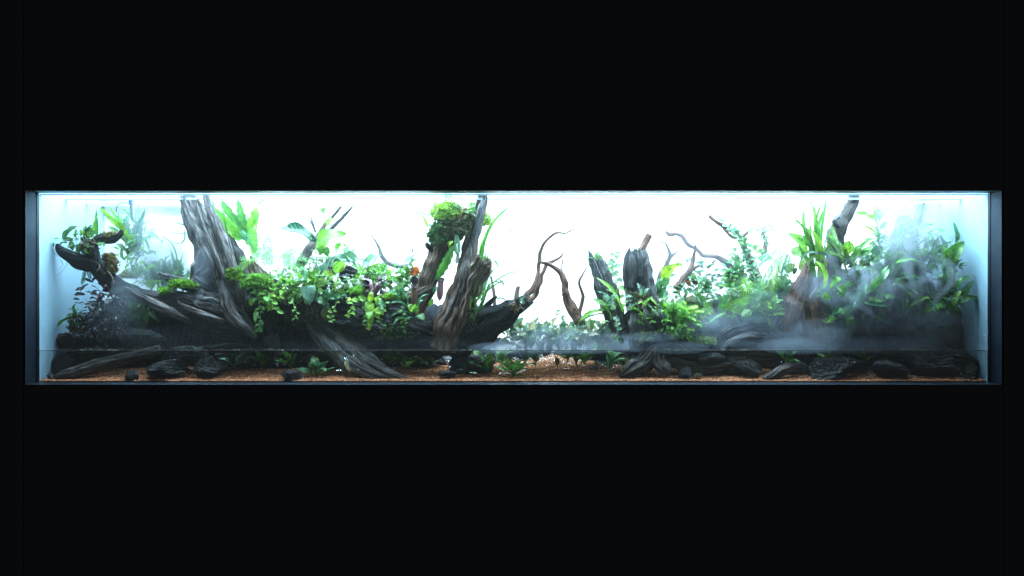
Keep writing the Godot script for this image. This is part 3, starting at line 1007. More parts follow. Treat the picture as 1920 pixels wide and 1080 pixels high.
# ---------------------------------------------------------------- driftwood, left to right; limbs run along [photo x, photo y, depth, radius]
func build_wood() -> void:
	# mossy branch against the left wall
	var o := wood("driftwood", "dark crooked driftwood branch jutting towards the left glass, hung with moss and roots", M.wood_dark, [
		["trunk", [[262, 556, .20, 13], [240, 545, .18, 15], [214, 532, .16, 15], [192, 515, .13, 15], [178, 496, .11, 16], [150, 489, .10, 15], [126, 478, .09, 11], [112, 466, .085, 7], [107, 457, .08, 2.5]], {"lump": .25}],
		["branch", [[176, 494, .11, 13], [172, 474, .10, 12], [164, 458, .10, 9], [156, 446, .10, 4]], {"lump": .25, "jag": .8}],
		["branch", [[172, 462, .10, 8], [188, 450, .095, 10], [208, 448, .09, 8.5], [221, 443, .085, 6], [228, 436, .085, 4.5], [229, 431, .085, 3]], {"lump": .2}],
	])
	roots(o, [[109, 470, 98, 466, 89, 467, 88, 463], [110, 469, 101, 462, 94, 464], [101, 472, 108, 480, 114, 483], [76, 441, 82, 452, 92, 461], [113, 487, 118, 495, 112, 500], [126, 492, 120, 505, 106, 516], [187, 497, 186, 503, 181, 508], [202, 508, 210, 518, 213, 530], [146, 445, 150, 455, 162, 460], [160, 440, 170, 452, 182, 458], [150, 452, 165, 460, 178, 466], [170, 436, 176, 450, 186, 462]], .085, .0009)
	# the large grey trunk
	wood("driftwood", "tall weathered grey driftwood trunk leaning left with a deeply split face", M.wood_grey, [
		["trunk", [[462, 618, .11, 10], [447, 590, .12, 13], [432, 555, .13, 18], [410, 512, .15, 28], [392, 468, .165, 27], [374, 425, .18, 22], [359, 388, .19, 18], [351, 372, .19, 14]], {"jag": .75, "groove": .34, "width": .006, "flat": .6}],
		["slab", [[452, 570, .10, 7], [440, 520, .105, 11], [424, 470, .12, 11], [406, 425, .13, 10], [391, 390, .14, 8], [383, 364, .14, 4]], {"jag": 1.1, "groove": .34, "width": .006}],
		["slab", [[436, 560, .095, 5], [422, 515, .10, 8], [404, 468, .115, 8], [388, 430, .125, 8], [376, 400, .135, 6], [370, 376, .14, 3]], {"jag": 1.2, "groove": .34, "width": .005}],
		["slab", [[408, 522, .09, 5], [396, 490, .10, 9], [380, 452, .115, 10], [364, 420, .13, 9], [352, 395, .14, 7], [345, 376, .145, 5]], {"jag": 1.4, "groove": .34, "width": .006}],
		["splinter", [[430, 545, .085, 3], [412, 498, .088, 5], [395, 456, .10, 4], [382, 424, .11, 2]], {"jag": 1.5, "groove": .3, "width": .004}],
		["splinter", [[444, 540, .085, 3], [434, 500, .09, 4.5], [417, 455, .105, 4], [402, 410, .12, 2]], {"jag": 1.5, "groove": .3, "width": .004}],
		["splinter", [[402, 510, .085, 3], [390, 478, .092, 4], [372, 440, .11, 3.5], [360, 412, .125, 2]], {"jag": 1.5, "groove": .3, "width": .004}],
		["foot", [[360, 540, .17, 10], [376, 520, .16, 22], [390, 495, .155, 28], [394, 465, .16, 18]], {"groove": .25, "lump": .25}],
		["root", [[480, 632, .06, 4], [455, 612, .06, 9], [432, 588, .07, 12], [423, 556, .08, 11], [416, 528, .09, 8]], {"groove": .3, "flat": .9}],
		["root", [[452, 560, .10, 4], [440, 540, .10, 6], [428, 520, .10, 7]], {"jag0": 1.0}],
	])
	# the long splintered log in front of it
	wood("driftwood", "long splintered grey driftwood log pointing down left from the tall grey trunk", M.wood_slate, [
		["trunk", [[475, 622, .12, 10], [440, 602, .11, 24], [395, 586, .10, 34], [345, 572, .10, 26], [300, 562, .10, 16], [262, 549, .10, 8], [234, 539, .10, 2.5]], {"groove": .34, "width": .007, "flat": .6}],
		["splinter", [[345, 597, .055, 5], [318, 583, .06, 9], [290, 571, .065, 9], [258, 553, .075, 6], [233, 538, .09, 2.5]], {"jag0": 2.2, "groove": .3, "flat": .5}, M.wood_grey],
		["prong", [[410, 560, .12, 10], [372, 543, .12, 12], [335, 527, .12, 9], [312, 519, .12, 6], [297, 513, .12, 3]], {"groove": .3, "flat": .7}],
		["prong", [[440, 595, .08, 6], [402, 581, .075, 8], [372, 572, .075, 5], [354, 563, .075, 2]], {"groove": .3}, M.wood_grey],
		["splinter", [[420, 604, .06, 5], [382, 590, .06, 7], [352, 578, .06, 5], [336, 567, .06, 2]], {"jag": 1.5, "groove": .3}, M.wood_grey],
		["prong", [[400, 545, .13, 12], [372, 528, .13, 13], [362, 520, .14, 5]], {"groove": .3}],
	])
	wood("driftwood", "broken grey stump standing just right of the tall grey trunk", M.wood_slate, [
		["stump", [[462, 580, .17, 30], [452, 540, .18, 30], [440, 500, .19, 27], [430, 470, .2, 20], [424, 452, .2, 14]], {"jag": 1.2, "groove": .34, "flat": .7}],
		["plank", [[512, 575, .12, 10], [492, 540, .13, 16], [478, 512, .14, 15], [468, 492, .15, 9]], {"jag": 1.0, "groove": .34, "flat": .5}, M.wood_tan],
		["plank", [[476, 560, .10, 4], [468, 530, .105, 6], [459, 504, .11, 4]], {"jag": 1.0}, M.wood_grey],
		["plank", [[540, 570, .13, 13], [512, 538, .14, 13], [494, 516, .15, 8]], {"jag": 1.0, "groove": .3, "flat": .5}, M.wood_tan],
	])
	# the dark lying log and what crosses it
	wood("driftwood", "thick dark wet log lying across the left middle of the tank", M.wood_dark, [
		["trunk", [[470, 590, .20, 20], [520, 578, .19, 30], [580, 584, .17, 38], [650, 600, .15, 42], [710, 612, .14, 40], [770, 622, .13, 36], [830, 640, .12, 26], [870, 655, .12, 12]], {"groove": .2, "lump": .22}],
		["branch", [[520, 560, .17, 16], [500, 600, .16, 20], [495, 640, .15, 22], [500, 672, .15, 18]], {"lump": .3}],
		["branch", [[600, 580, .13, 12], [640, 573, .12, 15], [690, 580, .12, 15], [740, 598, .12, 12], [770, 612, .12, 7]], {"lump": .25}],
		["branch", [[565, 560, .16, 14], [590, 540, .17, 18], [608, 520, .18, 14], [640, 508, .19, 11], [664, 512, .19, 9], [668, 520, .19, 6]], {"lump": .2}],
		["knot", [[640, 560, .15, 14], [668, 540, .16, 17], [700, 528, .17, 12]], {"lump": .3}],
	])
	wood("driftwood", "flat grey planks of split driftwood slanting down into the water left of centre", M.wood_ash, [
		["plank", [[592, 596, .13, 12], [620, 625, .11, 14], [650, 657, .085, 15], [690, 684, .06, 14], [733, 703, .04, 10], [765, 714, .03, 5]], {"groove": .3, "flat": .45, "width": .005}],
		["plank", [[612, 588, .14, 10], [640, 620, .12, 13], [668, 655, .095, 13], [706, 682, .07, 10], [744, 708, .04, 4]], {"groove": .3, "flat": .4, "width": .005, "jag0": 1.0}],
		["plank", [[580, 606, .12, 8], [600, 634, .10, 12], [640, 672, .07, 14], [690, 702, .04, 12], [730, 715, .03, 7]], {"groove": .3, "flat": .45, "width": .005}],
	])
	wood("driftwood", "smooth pale brown branch lying level on the dark log behind the hanging pothos", M.wood_tan, [
		["branch", [[648, 549, .13, 5], [675, 554, .125, 8], [710, 562, .12, 9], [750, 562, .115, 10], [785, 551, .12, 9], [815, 535, .14, 7]], {"groove": .2}],
	])
	# forked centre trunks
	wood("driftwood", "brown left leg of the forked centre trunk, its shoulder wrapped in moss", M.wood_brown, [
		["trunk", [[770, 612, .13, 20], [784, 572, .14, 19], [798, 538, .15, 18], [813, 498, .16, 17], [825, 464, .165, 19], [842, 437, .165, 22], [866, 415, .16, 21], [890, 402, .155, 11]], {"groove": .26, "lump": .2}],
		["stub", [[832, 430, .18, 7], [835, 400, .18, 5], [836, 380, .18, 4], [837, 361, .18, 3]], {"jag": 1.2, "groove": .3}],
		["stub", [[846, 420, .19, 6], [844, 390, .19, 4], [845, 362, .19, 3.5]], {"jag": 1.0}],
		["knot", [[812, 470, .15, 4], [803, 461, .145, 5], [799, 455, .145, 3]], {}, M.wood_dark],
	])
	wood("driftwood", "tall brown right leg of the forked centre trunk with split spires and a broken stub", M.wood_brown, [
		["trunk", [[832, 655, .10, 30], [842, 620, .10, 28], [855, 580, .11, 25], [868, 540, .12, 21], [876, 500, .135, 17], [884, 455, .15, 13], [893, 418, .155, 12], [902, 387, .16, 11], [909, 362, .16, 8]], {"jag": 1.0, "groove": .34, "width": .007}],
		["rib", [[850, 640, .075, 8], [864, 600, .08, 11], [876, 560, .085, 11], [882, 525, .095, 8]], {"groove": .34, "width": .005, "jag": .8}],
		["rib", [[826, 650, .08, 8], [838, 610, .082, 10], [852, 570, .088, 9], [864, 530, .10, 6]], {"groove": .34, "width": .005, "jag": .8}, M.wood_umber],
		["spire", [[868, 550, .085, 6], [872, 520, .09, 11], [876, 488, .105, 9], [880, 462, .11, 4]], {"jag": .9, "groove": .32, "width": .005}, M.wood_umber],
		["spire", [[884, 470, .12, 5], [893, 430, .13, 8], [902, 395, .135, 7], [907, 372, .14, 4]], {"jag": 1.0, "groove": .3, "width": .004}, M.wood_slate],
		["stub", [[872, 570, .10, 12], [887, 540, .09, 15], [900, 512, .075, 17], [907, 490, .06, 14]], {"jag": .9, "groove": .3, "lump": .4}, M.wood_tan],
		["root", [[894, 640, .09, 8], [884, 600, .085, 10], [882, 560, .09, 8]], {"groove": .3}, M.wood_dark],
	])
	wood("driftwood", "dark blue black log rising to the right from the water beside the centre trunk", M.wood_dark, [
		["trunk", [[845, 655, .12, 22], [880, 630, .11, 27], [915, 608, .10, 27], [946, 590, .095, 23], [968, 576, .09, 17], [984, 566, .09, 11]], {"jag": .7, "groove": .3, "lump": .2}, M.wood_dark],
		["spike", [[950, 590, .085, 8], [972, 576, .082, 7], [992, 566, .08, 3]], {}],
		["stub", [[895, 630, .13, 14], [893, 600, .135, 11], [887, 575, .14, 8], [878, 556, .14, 3]], {"jag": .8}],
		["loop", [[905, 605, .14, 7], [908, 582, .15, 6], [920, 566, .15, 5], [932, 556, .15, 2]], {}],
	])
	wood("driftwood", "thin crooked twig rising from the dark log to a long tip bent right", M.wood_red, [
		["twig", [[975, 572, .12, 5], [990, 552, .13, 5.5], [1003, 532, .14, 4.5], [1009, 505, .15, 3.6], [1012, 480, .15, 4], [1016, 462, .15, 3.2], [1026, 449, .15, 2.8], [1044, 437, .15, 2.4], [1060, 437, .15, 1.6], [1073, 431, .15, 1.6], [1087, 427, .15, .7]], {"wander": .5}],
	])
	wood("driftwood", "thin twig leaning right behind the crooked twig, ending in a fork", M.wood_red, [
		["twig", [[982, 571, .2, 6], [1000, 556, .2, 5], [1011, 534, .2, 5], [1018, 512, .2, 4], [1026, 496, .2, 4], [1038, 489, .2, 3], [1052, 480, .2, 2], [1056, 470, .2, .8]], {"wander": .4}],
		["twig", [[1053, 510, .21, 1.5], [1054, 495, .21, 1.8], [1056, 480, .21, 1]], {}],
	])
	wood("driftwood", "arched brown twig in the open middle, standing on two legs in the water plants", M.wood_red, [
		["twig", [[1098, 640, .16, 9], [1088, 606, .16, 9], [1076, 585, .16, 8.5], [1063, 565, .16, 7.5], [1059, 545, .16, 6.5], [1058, 528, .16, 6.5], [1054, 517, .16, 6], [1040, 502, .16, 4], [1026, 494, .16, 3.6], [1012, 491, .16, 2.4]], {"wander": .3, "lump": .22}],
		["leg", [[1086, 600, .165, 9], [1076, 578, .165, 7], [1064, 556, .165, 4]], {}],
		["leg", [[1084, 605, .17, 4], [1088, 582, .17, 3.4], [1094, 555, .17, 3.4], [1086, 534, .17, 2.6], [1092, 515, .17, 2], [1104, 498, .17, 1]], {"wander": .5}],
		["spur", [[1062, 556, .155, 2.6], [1053, 552, .155, 1.6]], {}],
	])
	wood("driftwood", "pale upright stick in the haze right of the centre trunk", M.wood_red, [
		["stick", [[928, 578, .3, 4], [925, 545, .3, 3.4], [921, 518, .3, 2]], {}],
		["stick", [[967, 560, .3, 5], [972, 537, .3, 4]], {"jag": .6}],
	])
	wood("driftwood", "silvery crooked stem curving down beside the blue green leaves left of the mossy trunk", M.wood_grey, [
		["twig", [[765, 500, .26, 4], [745, 498, .26, 4.5], [728, 493, .26, 4.5], [717, 480, .26, 4], [711, 465, .26, 3], [702, 449, .26, 2], [689, 432, .26, .8]], {"wander": .4}],
		["twig", [[772, 492, .28, 1.5], [773, 475, .28, 2], [772, 457, .28, 1]], {}],
	])
	wood("driftwood", "forked grey branch reaching up right behind the big striped leaf", M.wood_tan, [
		["branch", [[560, 500, .24, 9], [574, 480, .24, 9], [587, 457, .24, 8], [600, 436, .24, 5], [612, 417, .24, 4], [628, 402, .24, 3], [640, 387, .24, 2]], {"wander": .3}],
		["branch", [[610, 440, .25, 4], [630, 420, .25, 4], [648, 402, .25, 3], [664, 384, .25, .8]], {}, M.wood_grey],
		["twig", [[592, 436, .24, 2.6], [585, 420, .24, 2], [576, 404, .24, 1]], {}, M.wood_grey],
		["twig", [[590, 432, .235, 2], [587, 420, .235, 2], [583, 407, .235, 1.6]], {}, M.wood_grey],
	])
	# right half
	wood("driftwood", "dark leaning stump left of the twin spired stump, capped with pale leaves", M.wood_slate, [
		["stump", [[1160, 620, .13, 18], [1148, 580, .14, 19], [1136, 545, .15, 19], [1126, 512, .16, 17], [1116, 488, .17, 13], [1112, 477, .17, 8]], {"jag": 1.0, "groove": .32, "width": .006}],
	])
	wood("driftwood", "upright dark stump with two jagged spires right of the open middle", M.wood_slate, [
		["stump", [[1228, 640, .12, 44], [1214, 600, .13, 38], [1203, 560, .14, 30], [1198, 525, .15, 26], [1195, 500, .155, 24], [1193, 480, .16, 19]], {"jag": .7, "groove": .36, "width": .006}],
		["spire", [[1180, 540, .12, 9], [1178, 510, .125, 12], [1180, 488, .13, 11], [1183, 471, .13, 6]], {"jag": .8, "groove": .34, "width": .005}],
		["spire", [[1202, 520, .125, 9], [1200, 495, .13, 9], [1198, 478, .135, 7], [1196, 468, .135, 4]], {"jag": .8, "groove": .34, "width": .005}],
		["slab", [[1236, 610, .11, 8], [1222, 560, .115, 11], [1215, 530, .12, 9], [1212, 502, .125, 6]], {"jag": 1.0, "groove": .34, "width": .005}],
	])
	wood("driftwood", "cut brown branch end poking up behind the twin spired stump", M.wood_red, [
		["branch", [[1198, 482, .21, 7], [1207, 462, .21, 7], [1218, 440, .21, 6.5]], {"groove": .1}],
	])
	wood("driftwood", "pale forked stem standing right of the twin spired stump", M.wood_tan, [
		["stem", [[1233, 545, .25, 5], [1240, 515, .25, 5], [1250, 495, .25, 4], [1256, 480, .25, 4], [1252, 465, .25, 2.6], [1247, 456, .25, 2], [1234, 451, .25, .8]], {"wander": .3}],
		["stem", [[1238, 520, .24, 3], [1247, 500, .24, 3], [1252, 488, .24, 2]], {}],
		["stem", [[1250, 492, .26, 3], [1262, 478, .26, 2.4], [1272, 472, .26, 1]], {}],
	])
	wood("driftwood", "short brown branch leaning right behind the bright yellow green leaf", M.wood_red, [
		["branch", [[1266, 540, .2, 8], [1280, 525, .2, 7], [1292, 510, .2, 6], [1298, 495, .2, 4], [1302, 475, .2, 3], [1304, 458, .2, 1.4]], {"wander": .3}],
		["branch", [[1286, 518, .2, 5], [1298, 505, .2, 4], [1312, 497, .2, 2]], {}],
	])
	wood("driftwood", "snaking reddish bare branch winding down right against the white backlight", M.wood_red, [
		["branch", [[1248, 434, .27, 3.4], [1256, 440, .27, 4], [1268, 438, .27, 4], [1279, 443, .27, 4.2], [1290, 458, .27, 4.4], [1305, 466, .27, 4.2], [1317, 478, .27, 4], [1332, 480, .27, 4.2], [1346, 483, .27, 5], [1362, 494, .27, 5.6], [1380, 510, .27, 6.5], [1396, 530, .27, 7]], {"wander": .2}],
	])
	wood("driftwood", "reddish branch hung with creeping leaves, rising to a rounded tip above the snaking branch", M.wood_red, [
		["branch", [[1424, 540, .22, 10], [1412, 500, .22, 8], [1400, 475, .22, 6], [1392, 455, .22, 5], [1386, 443, .22, 4.5], [1372, 432, .22, 4], [1356, 424, .22, 4.6], [1342, 415, .22, 4], [1330, 405, .22, 4]], {"wander": .2}],
		["loop", [[1386, 444, .22, 3.6], [1374, 444, .22, 3.4], [1364, 436, .22, 3], [1352, 422, .22, 3]], {}],
		["stub", [[1388, 448, .21, 4], [1398, 438, .21, 3.6], [1402, 435, .21, 3.4]], {}],
		["branch", [[1432, 490, .24, 5], [1432, 475, .24, 5], [1436, 460, .24, 4.6], [1434, 447, .24, 4], [1430, 437, .24, 3.6], [1437, 433, .24, 3.4]], {"wander": .3}],
	])
	wood("driftwood", "large smooth dark brown branch rising to the lid right of the spiky grass plant", M.wood_umber, [
		["branch", [[1540, 590, .16, 30], [1552, 545, .16, 24], [1560, 505, .16, 18], [1563, 470, .16, 14], [1568, 440, .16, 16], [1579, 418, .16, 14], [1590, 396, .165, 11], [1600, 378, .17, 11], [1603, 360, .17, 11]], {"groove": .12, "lump": .14}],
		["burl", [[1572, 426, .135, 6], [1566, 416, .13, 6], [1572, 405, .135, 4]], {}, M.wood_slate],
	])
	wood("driftwood", "reddish buttress root flaring down left below the spiky grass plant", M.wood_red, [
		["root", [[1470, 620, .12, 16], [1486, 578, .12, 21], [1500, 545, .12, 17], [1512, 515, .13, 12], [1520, 492, .14, 7]], {"groove": .24, "flat": .6}],
		["root", [[1540, 640, .12, 30], [1530, 600, .12, 26], [1522, 560, .13, 18]], {"groove": .2}, M.wood_brown],
	])
	wood("driftwood", "short grey post near the top right corner with a small vine", M.wood_slate, [
		["post", [[1708, 450, .24, 12], [1716, 425, .23, 8], [1724, 402, .23, 7], [1728, 384, .23, 6]], {"jag": .5}],
	])
	wood("driftwood", "dark upright wood mass behind the right hand mist", M.wood_slate, [
		["trunk", [[1690, 650, .2, 50], [1688, 600, .2, 48], [1690, 540, .21, 40], [1694, 480, .22, 28], [1696, 425, .23, 18], [1694, 405, .23, 9]], {"lump": .3, "groove": .2}],
		["trunk", [[1785, 660, .15, 22], [1782, 620, .15, 20], [1776, 570, .16, 17], [1770, 520, .17, 12]], {"lump": .3}, M.wood_brown],
		["trunk", [[1610, 660, .17, 56], [1612, 600, .18, 50], [1616, 550, .2, 34]], {"lump": .3, "groove": .2}, M.wood_dark],
	])
	wood("driftwood", "curved sheet of dark bark arching out of the water right of the fern bank", M.wood_dark, [
		["bark", [[1336, 660, .10, 8], [1350, 638, .10, 12], [1374, 622, .10, 13], [1404, 614, .11, 13], [1440, 612, .13, 12]], {"groove": .34, "width": .005}],
		["bark", [[1352, 660, .08, 6], [1374, 641, .08, 8], [1402, 632, .085, 9], [1430, 634, .10, 9], [1450, 648, .11, 8]], {"groove": .34, "width": .005}, M.wood_slate],
	])
	wood("driftwood", "low ridged bark pieces breaking the water below the hanging button vine", M.wood_dark, [
		["bark", [[1232, 652, .06, 5], [1250, 645, .06, 7], [1272, 648, .06, 6], [1296, 656, .06, 4]], {"groove": .34}],
	])
	# under water
	wood("driftwood", "brown log lying under water in the lower left corner", M.wood_ash, [
		["log", [[105, 712, .03, 9], [125, 704, .035, 12], [160, 692, .05, 12.5], [205, 680, .07, 12], [250, 668, .09, 11], [300, 656, .11, 10]], {"groove": .2}],
		["stub", [[112, 712, .03, 6], [100, 710, .028, 6], [92, 703, .026, 4]], {"jag": 1.0}],
	])
	wood("driftwood", "black gnarled roots gripping the gravel right of the open middle", M.wood_umber, [
		["root", [[1163, 708, .05, 6], [1180, 698, .055, 12], [1202, 684, .07, 17], [1225, 668, .09, 20], [1250, 655, .11, 18]], {"lump": .3, "groove": .25}],
		["root", [[1252, 703, .04, 9], [1244, 690, .05, 14], [1234, 672, .07, 15], [1232, 655, .09, 12]], {"lump": .3, "groove": .25}],
		["root", [[1200, 700, .07, 5], [1216, 688, .08, 8], [1232, 672, .09, 8]], {}],
		["root", [[1246, 672, .10, 9], [1290, 688, .08, 11], [1335, 692, .075, 10], [1372, 682, .08, 6]], {"groove": .3}],
		["root", [[1230, 660, .13, 16], [1290, 664, .12, 17], [1350, 668, .12, 15], [1420, 672, .12, 17], [1480, 664, .13, 16]], {"groove": .3}],
		["root", [[1340, 684, .10, 10], [1390, 688, .09, 18], [1425, 700, .08, 10]], {"lump": .3}],
	])
	wood("driftwood", "short brown root ending at the gravel between the black rocks on the right", M.wood_umber, [
		["root", [[1435, 713, .025, 9], [1455, 702, .03, 10], [1478, 690, .045, 9], [1505, 684, .07, 6]], {"groove": .2}],
	])
	wood("driftwood", "dark log end resting under water in the lower right corner", M.wood_dark, [
		["log", [[1832, 684, .05, 6], [1812, 676, .06, 12], [1780, 670, .08, 17], [1740, 664, .10, 18], [1700, 660, .12, 12]], {"groove": .25, "lump": .25}],
	])

# ---------------------------------------------------------------- rocks
func build_rocks() -> void:
	rock("black rock under water in the lower left corner above the brown log", 118, 684, .10, 27, 16, .04, 0)
	rock("dark bluish rock at the waterline against the left wall", 122, 641, .12, 17, 16, .03, 1, .5)
	rock("long flat black rock on the gravel beside the brown log on the left", 313, 692, .06, 38, 15, .05, 2, .3, null, .22)
	rock("small black rock between the brown log and the long flat rock", 249, 705, .03, 16, 11, .022, 3, .8)
	rock("angular black rock with a pale scratch, right of the long flat rock", 397, 688, .06, 31, 21, .04, 4, 1.1)
	rock("small dark rock against the front glass left of the slanting planks", 546, 707, .022, 18, 12, .02, 5, .2)
	rock("flat smooth dark stone lying alone on the gravel below the centre trunk", 839, 702, .04, 16, 6, .022, 1, .2)
	rock("dark rock breaking the surface under the hanging pale vine on the left", 512, 641, .12, 16, 13, .03, 2, 1.2)
	rock("low wet rock breaking the surface left of the small peaked rock", 432, 652, .10, 34, 9, .04, 3)
	rock("tall black rock under water behind the angular rock", 352, 668, .14, 46, 17, .05, 0, 2.0)
	rock("large angular black rock on the gravel right of the short brown root", 1558, 691, .07, 52, 24, .06, 4, .4, null, .3)
	rock("striped black rock on the gravel right of the largest rock", 1666, 694, .05, 33, 16, .04, 2, 1.4, null, -.2)
	rock("brownish small rock between the largest rock and the striped rock", 1612, 684, .10, 18, 10, .03, 1, .3, M.rock_brown)
	rock("wide black rock under water near the right wall", 1752, 684, .09, 50, 26, .06, 0, 1.0)
	rock("upright dark rock at the right end of the gravel below the log end", 1818, 700, .05, 15, 18, .03, 3, .4)
	rock("black rock in the shade under water above the striped rock", 1676, 672, .14, 42, 12, .05, 5, 2.2)
	rock("rounded mossy boulder behind the arching bark, half lost in mist", 1352, 618, .20, 34, 30, .05, 1, .6, M.rock_moss)
	rock("grey blue boulder in the mist above the mossy boulder", 1300, 585, .26, 34, 30, .05, 2, .2)
	rock("tiny pale pebble on the gravel left of the black roots", 1160, 696, .045, 5, 3, .008, 3, 0, M.rock_brown, 0, "pebbles on the gravel", "pebble")
	rock("pale grey pebble on the gravel under the lying black root", 1309, 703, .035, 9, 4, .014, 4, 0, M.rock_moss, 0, "pebbles on the gravel", "pebble")
	rock("small flat grey pebble among the water plants right of centre", 1113, 690, .06, 9, 4, .014, 0, 0, null, 0, "pebbles on the gravel", "pebble")
	rock("grey pebble beside the flat smooth dark stone", 862, 697, .06, 9, 5, .015, 5, 0, M.rock_brown, 0, "pebbles on the gravel", "pebble")
	rock("jagged black rock wedged over the lying black root", 1330, 676, .085, 26, 13, .035, 2, 1.7, null, .2)
	rock("jagged black rock at the right end of the lying black root", 1402, 690, .06, 22, 15, .03, 4, 2.6, null, -.25)
	rock("small jagged black rock in front of the lying black root", 1285, 700, .045, 15, 9, .025, 0, .7, null, .3)
	for q in [[886, 686, .13, 40, 18], [180, 668, .16, 50, 16], [620, 672, .19, 50, 14], [700, 664, .22, 60, 14], [790, 668, .21, 50, 16], [1130, 668, .17, 26, 12], [1480, 690, .12, 30, 14], [460, 668, .2, 56, 14], [240, 640, .2, 60, 22], [160, 640, .2, 36, 22]]:
		rng.seed = int(q[0])
		rock({886: "dark rock under water at the foot of the centre trunk", 180: "dark rock under water behind the brown log on the left", 620: "dark rock under water behind the slanting planks", 700: "dark rock in deep shade right of the slanting planks", 790: "dark rock in shade left of the centre trunk's foot", 1130: "dark rock under water left of the black roots", 1480: "dark rock under water behind the short brown root", 460: "dark rock in deep shade below the grey trunk's root", 240: "dark rock behind the broad green leaves at the left waterline", 160: "dark rock under the dark red plants at the left"}[q[0]], q[0], q[1], q[2], q[3], q[4], .05, rng.randi() % 6, rng.randf() * 3.0)

# ---------------------------------------------------------------- plants of the left third
func plant(called: String, label: String, cat: String, x: float, y: float, t: float, group := "") -> Node3D:
	return thing(called, label, cat, P(x, y, t), group)

func build_plants_left() -> void:
	var up := Vector3(0, 1, 0.5)
	var face := Vector3(0, 0.5, 1)
	var o := plant("orchid", "small orchid with drooping dark leaves on the tip of the jutting left branch", "orchid", 150, 462, .09)
	leaves(o, "lance", "deep", .085, [[117, 447, 100, 449, 7], [101, 455, 101, 463, 5], [118, 452, 143, 428, 12], [125, 432, 146, 424, 8], [143, 430, 146, 452, 8], [138, 450, 120, 452, 10], [133, 452, 137, 470, 11], [152, 455, 146, 474, 9], [160, 452, 158, 470, 8], [168, 450, 163, 420, 9], [164, 442, 172, 421, 10], [176, 440, 168, 424, 9]], face)
	leaves(o, "oval", "mid", .08, [[142, 462, 132, 459, 7], [158, 470, 150, 462, 9], [166, 476, 160, 466, 9], [150, 474, 143, 466, 8], [172, 446, 166, 430, 11], [160, 440, 150, 430, 9], [184, 456, 190, 460, 7], [192, 454, 196, 462, 7]], face)
	bush(o, "lance", "deep", 150, 452, 26, 18, .085, .025, 26, 15, .38, .3, 8)
	roots(o, [[118, 450, 112, 466, 116, 470], [146, 424, 128, 428, 120, 440, 116, 462], [101, 449, 108, 452, 118, 446]], .088, .0008, M.stem)
	o = plant("strap_fern", "bright yellow green upright strap leaves above the hooked branch horn", "fern", 200, 446, .12)
	leaves(o, "strap", "fresh", .12, [[234, 434, 183, 384, 11, .01], [182, 444, 181, 391, 8, .0], [176, 446, 188, 394, 5, .0], [228, 420, 204, 385, 6], [246, 450, 214, 400, 8]], face)
	o = plant("leafy_epiphyte", "grey green broad leaves hanging in the mist below the blue mist nozzle", "plant", 246, 470, .2)
	leaves(o, "wavy", "cool", .2, [[246, 460, 238, 404, 24], [252, 470, 232, 400, 14], [250, 450, 268, 405, 14], [262, 470, 272, 392, 16], [240, 452, 222, 398, 9], [246, 470, 290, 440, 12], [228, 440, 203, 424, 10], [256, 420, 246, 383, 7]], face)
	bush(o, "strap", "cool", 256, 440, 26, 40, .2, .04, 36, 34, .18, .1, 6)
	bush(o, "lance", "fresh", 250, 482, 36, 26, .17, .04, 50, 22, .3, .1, 6)
	leaves(o, "lance", "silver", .16, [[214, 456, 240, 484, 7], [226, 470, 262, 474, 8], [230, 462, 236, 490, 7], [238, 472, 268, 462, 6], [245, 490, 262, 480, 7], [222, 456, 232, 470, 9]], up)
	o = plant("fern", "lime green fern tuft where the mossy left branch meets the bank", "fern", 262, 530, .14)
	for q in [[262, 530, 300, 528, 18], [258, 526, 270, 488, 16], [262, 528, 292, 500, 16], [256, 530, 236, 505, 12], [264, 532, 306, 545, 16], [250, 530, 248, 548, 10], [256, 528, 244, 498, 12]]:
		blade(o, "fern", "lime" if q[4] > 14 else "fresh", P(q[0], q[1], .14), P(q[2], q[3], .11), q[4] * S(.14), up, "frond")
	o = plant("fern", "hazy green ferns crowding behind the mist left of the tall grey trunk", "fern", 310, 530, .25)
	bush(o, "lance", "fresh", 310, 520, 44, 26, .22, .04, 70, 20, .3, .1, 6)
	for i in 26:
		var x := rng.randf_range(275, 356)
		var a := P(x, 536 + rng.randf_range(-4, 14), .26)
		var b := P(x + rng.randf_range(-34, 34), rng.randf_range(476, 512), .24 + rng.randf_range(-.05, .05))
		blade(o, "fern" if i % 2 else "sword", "mid" if i % 3 else "fresh", a, b, 28 * S(.25), up, "frond")
	for i in 6:
		var x := rng.randf_range(290, 350)
		blade(o, "strap", "mid", P(x, 530, .25), P(x + rng.randf_range(-20, 20), rng.randf_range(455, 490), .25), 8 * S(.25), up)
	o = plant("grass_plant", "few thin curved grass blades in the mist left of the tall grey trunk", "grass", 300, 470, .22)
	arcs(o, "blade", .22, [[346, 432, 320, 452, 3, -.5], [348, 421, 328, 415, 3, -.1], [303, 460, 308, 446, 2, -.1], [352, 436, 316, 434, 2, -.1], [276, 452, 288, 430, 2, .1], [330, 500, 300, 440, 3, .2]])
	o = plant("dark_leaf_bush", "dense bush of glossy dark purple leaves filling the lower left corner", "plant", 200, 640, .14)
	bush(o, "lance", "purple", 200, 588, 48, 54, .12, .06, 190, 18, .45, .25, 14)
	bush(o, "oval", "dusk", 190, 612, 44, 28, .10, .04, 60, 13, .6, .25, 4)
	bush(o, "oval", "purple", 206, 560, 34, 26, .12, .04, 34, 12, .6, .2, 4)
	leaves(o, "lance", "purple", .13, [[158, 540, 140, 545, 7], [160, 552, 138, 553, 8], [150, 562, 137, 560, 5], [166, 532, 150, 548, 6], [172, 528, 186, 520, 6], [176, 530, 160, 522, 5], [190, 528, 196, 518, 5]], face)
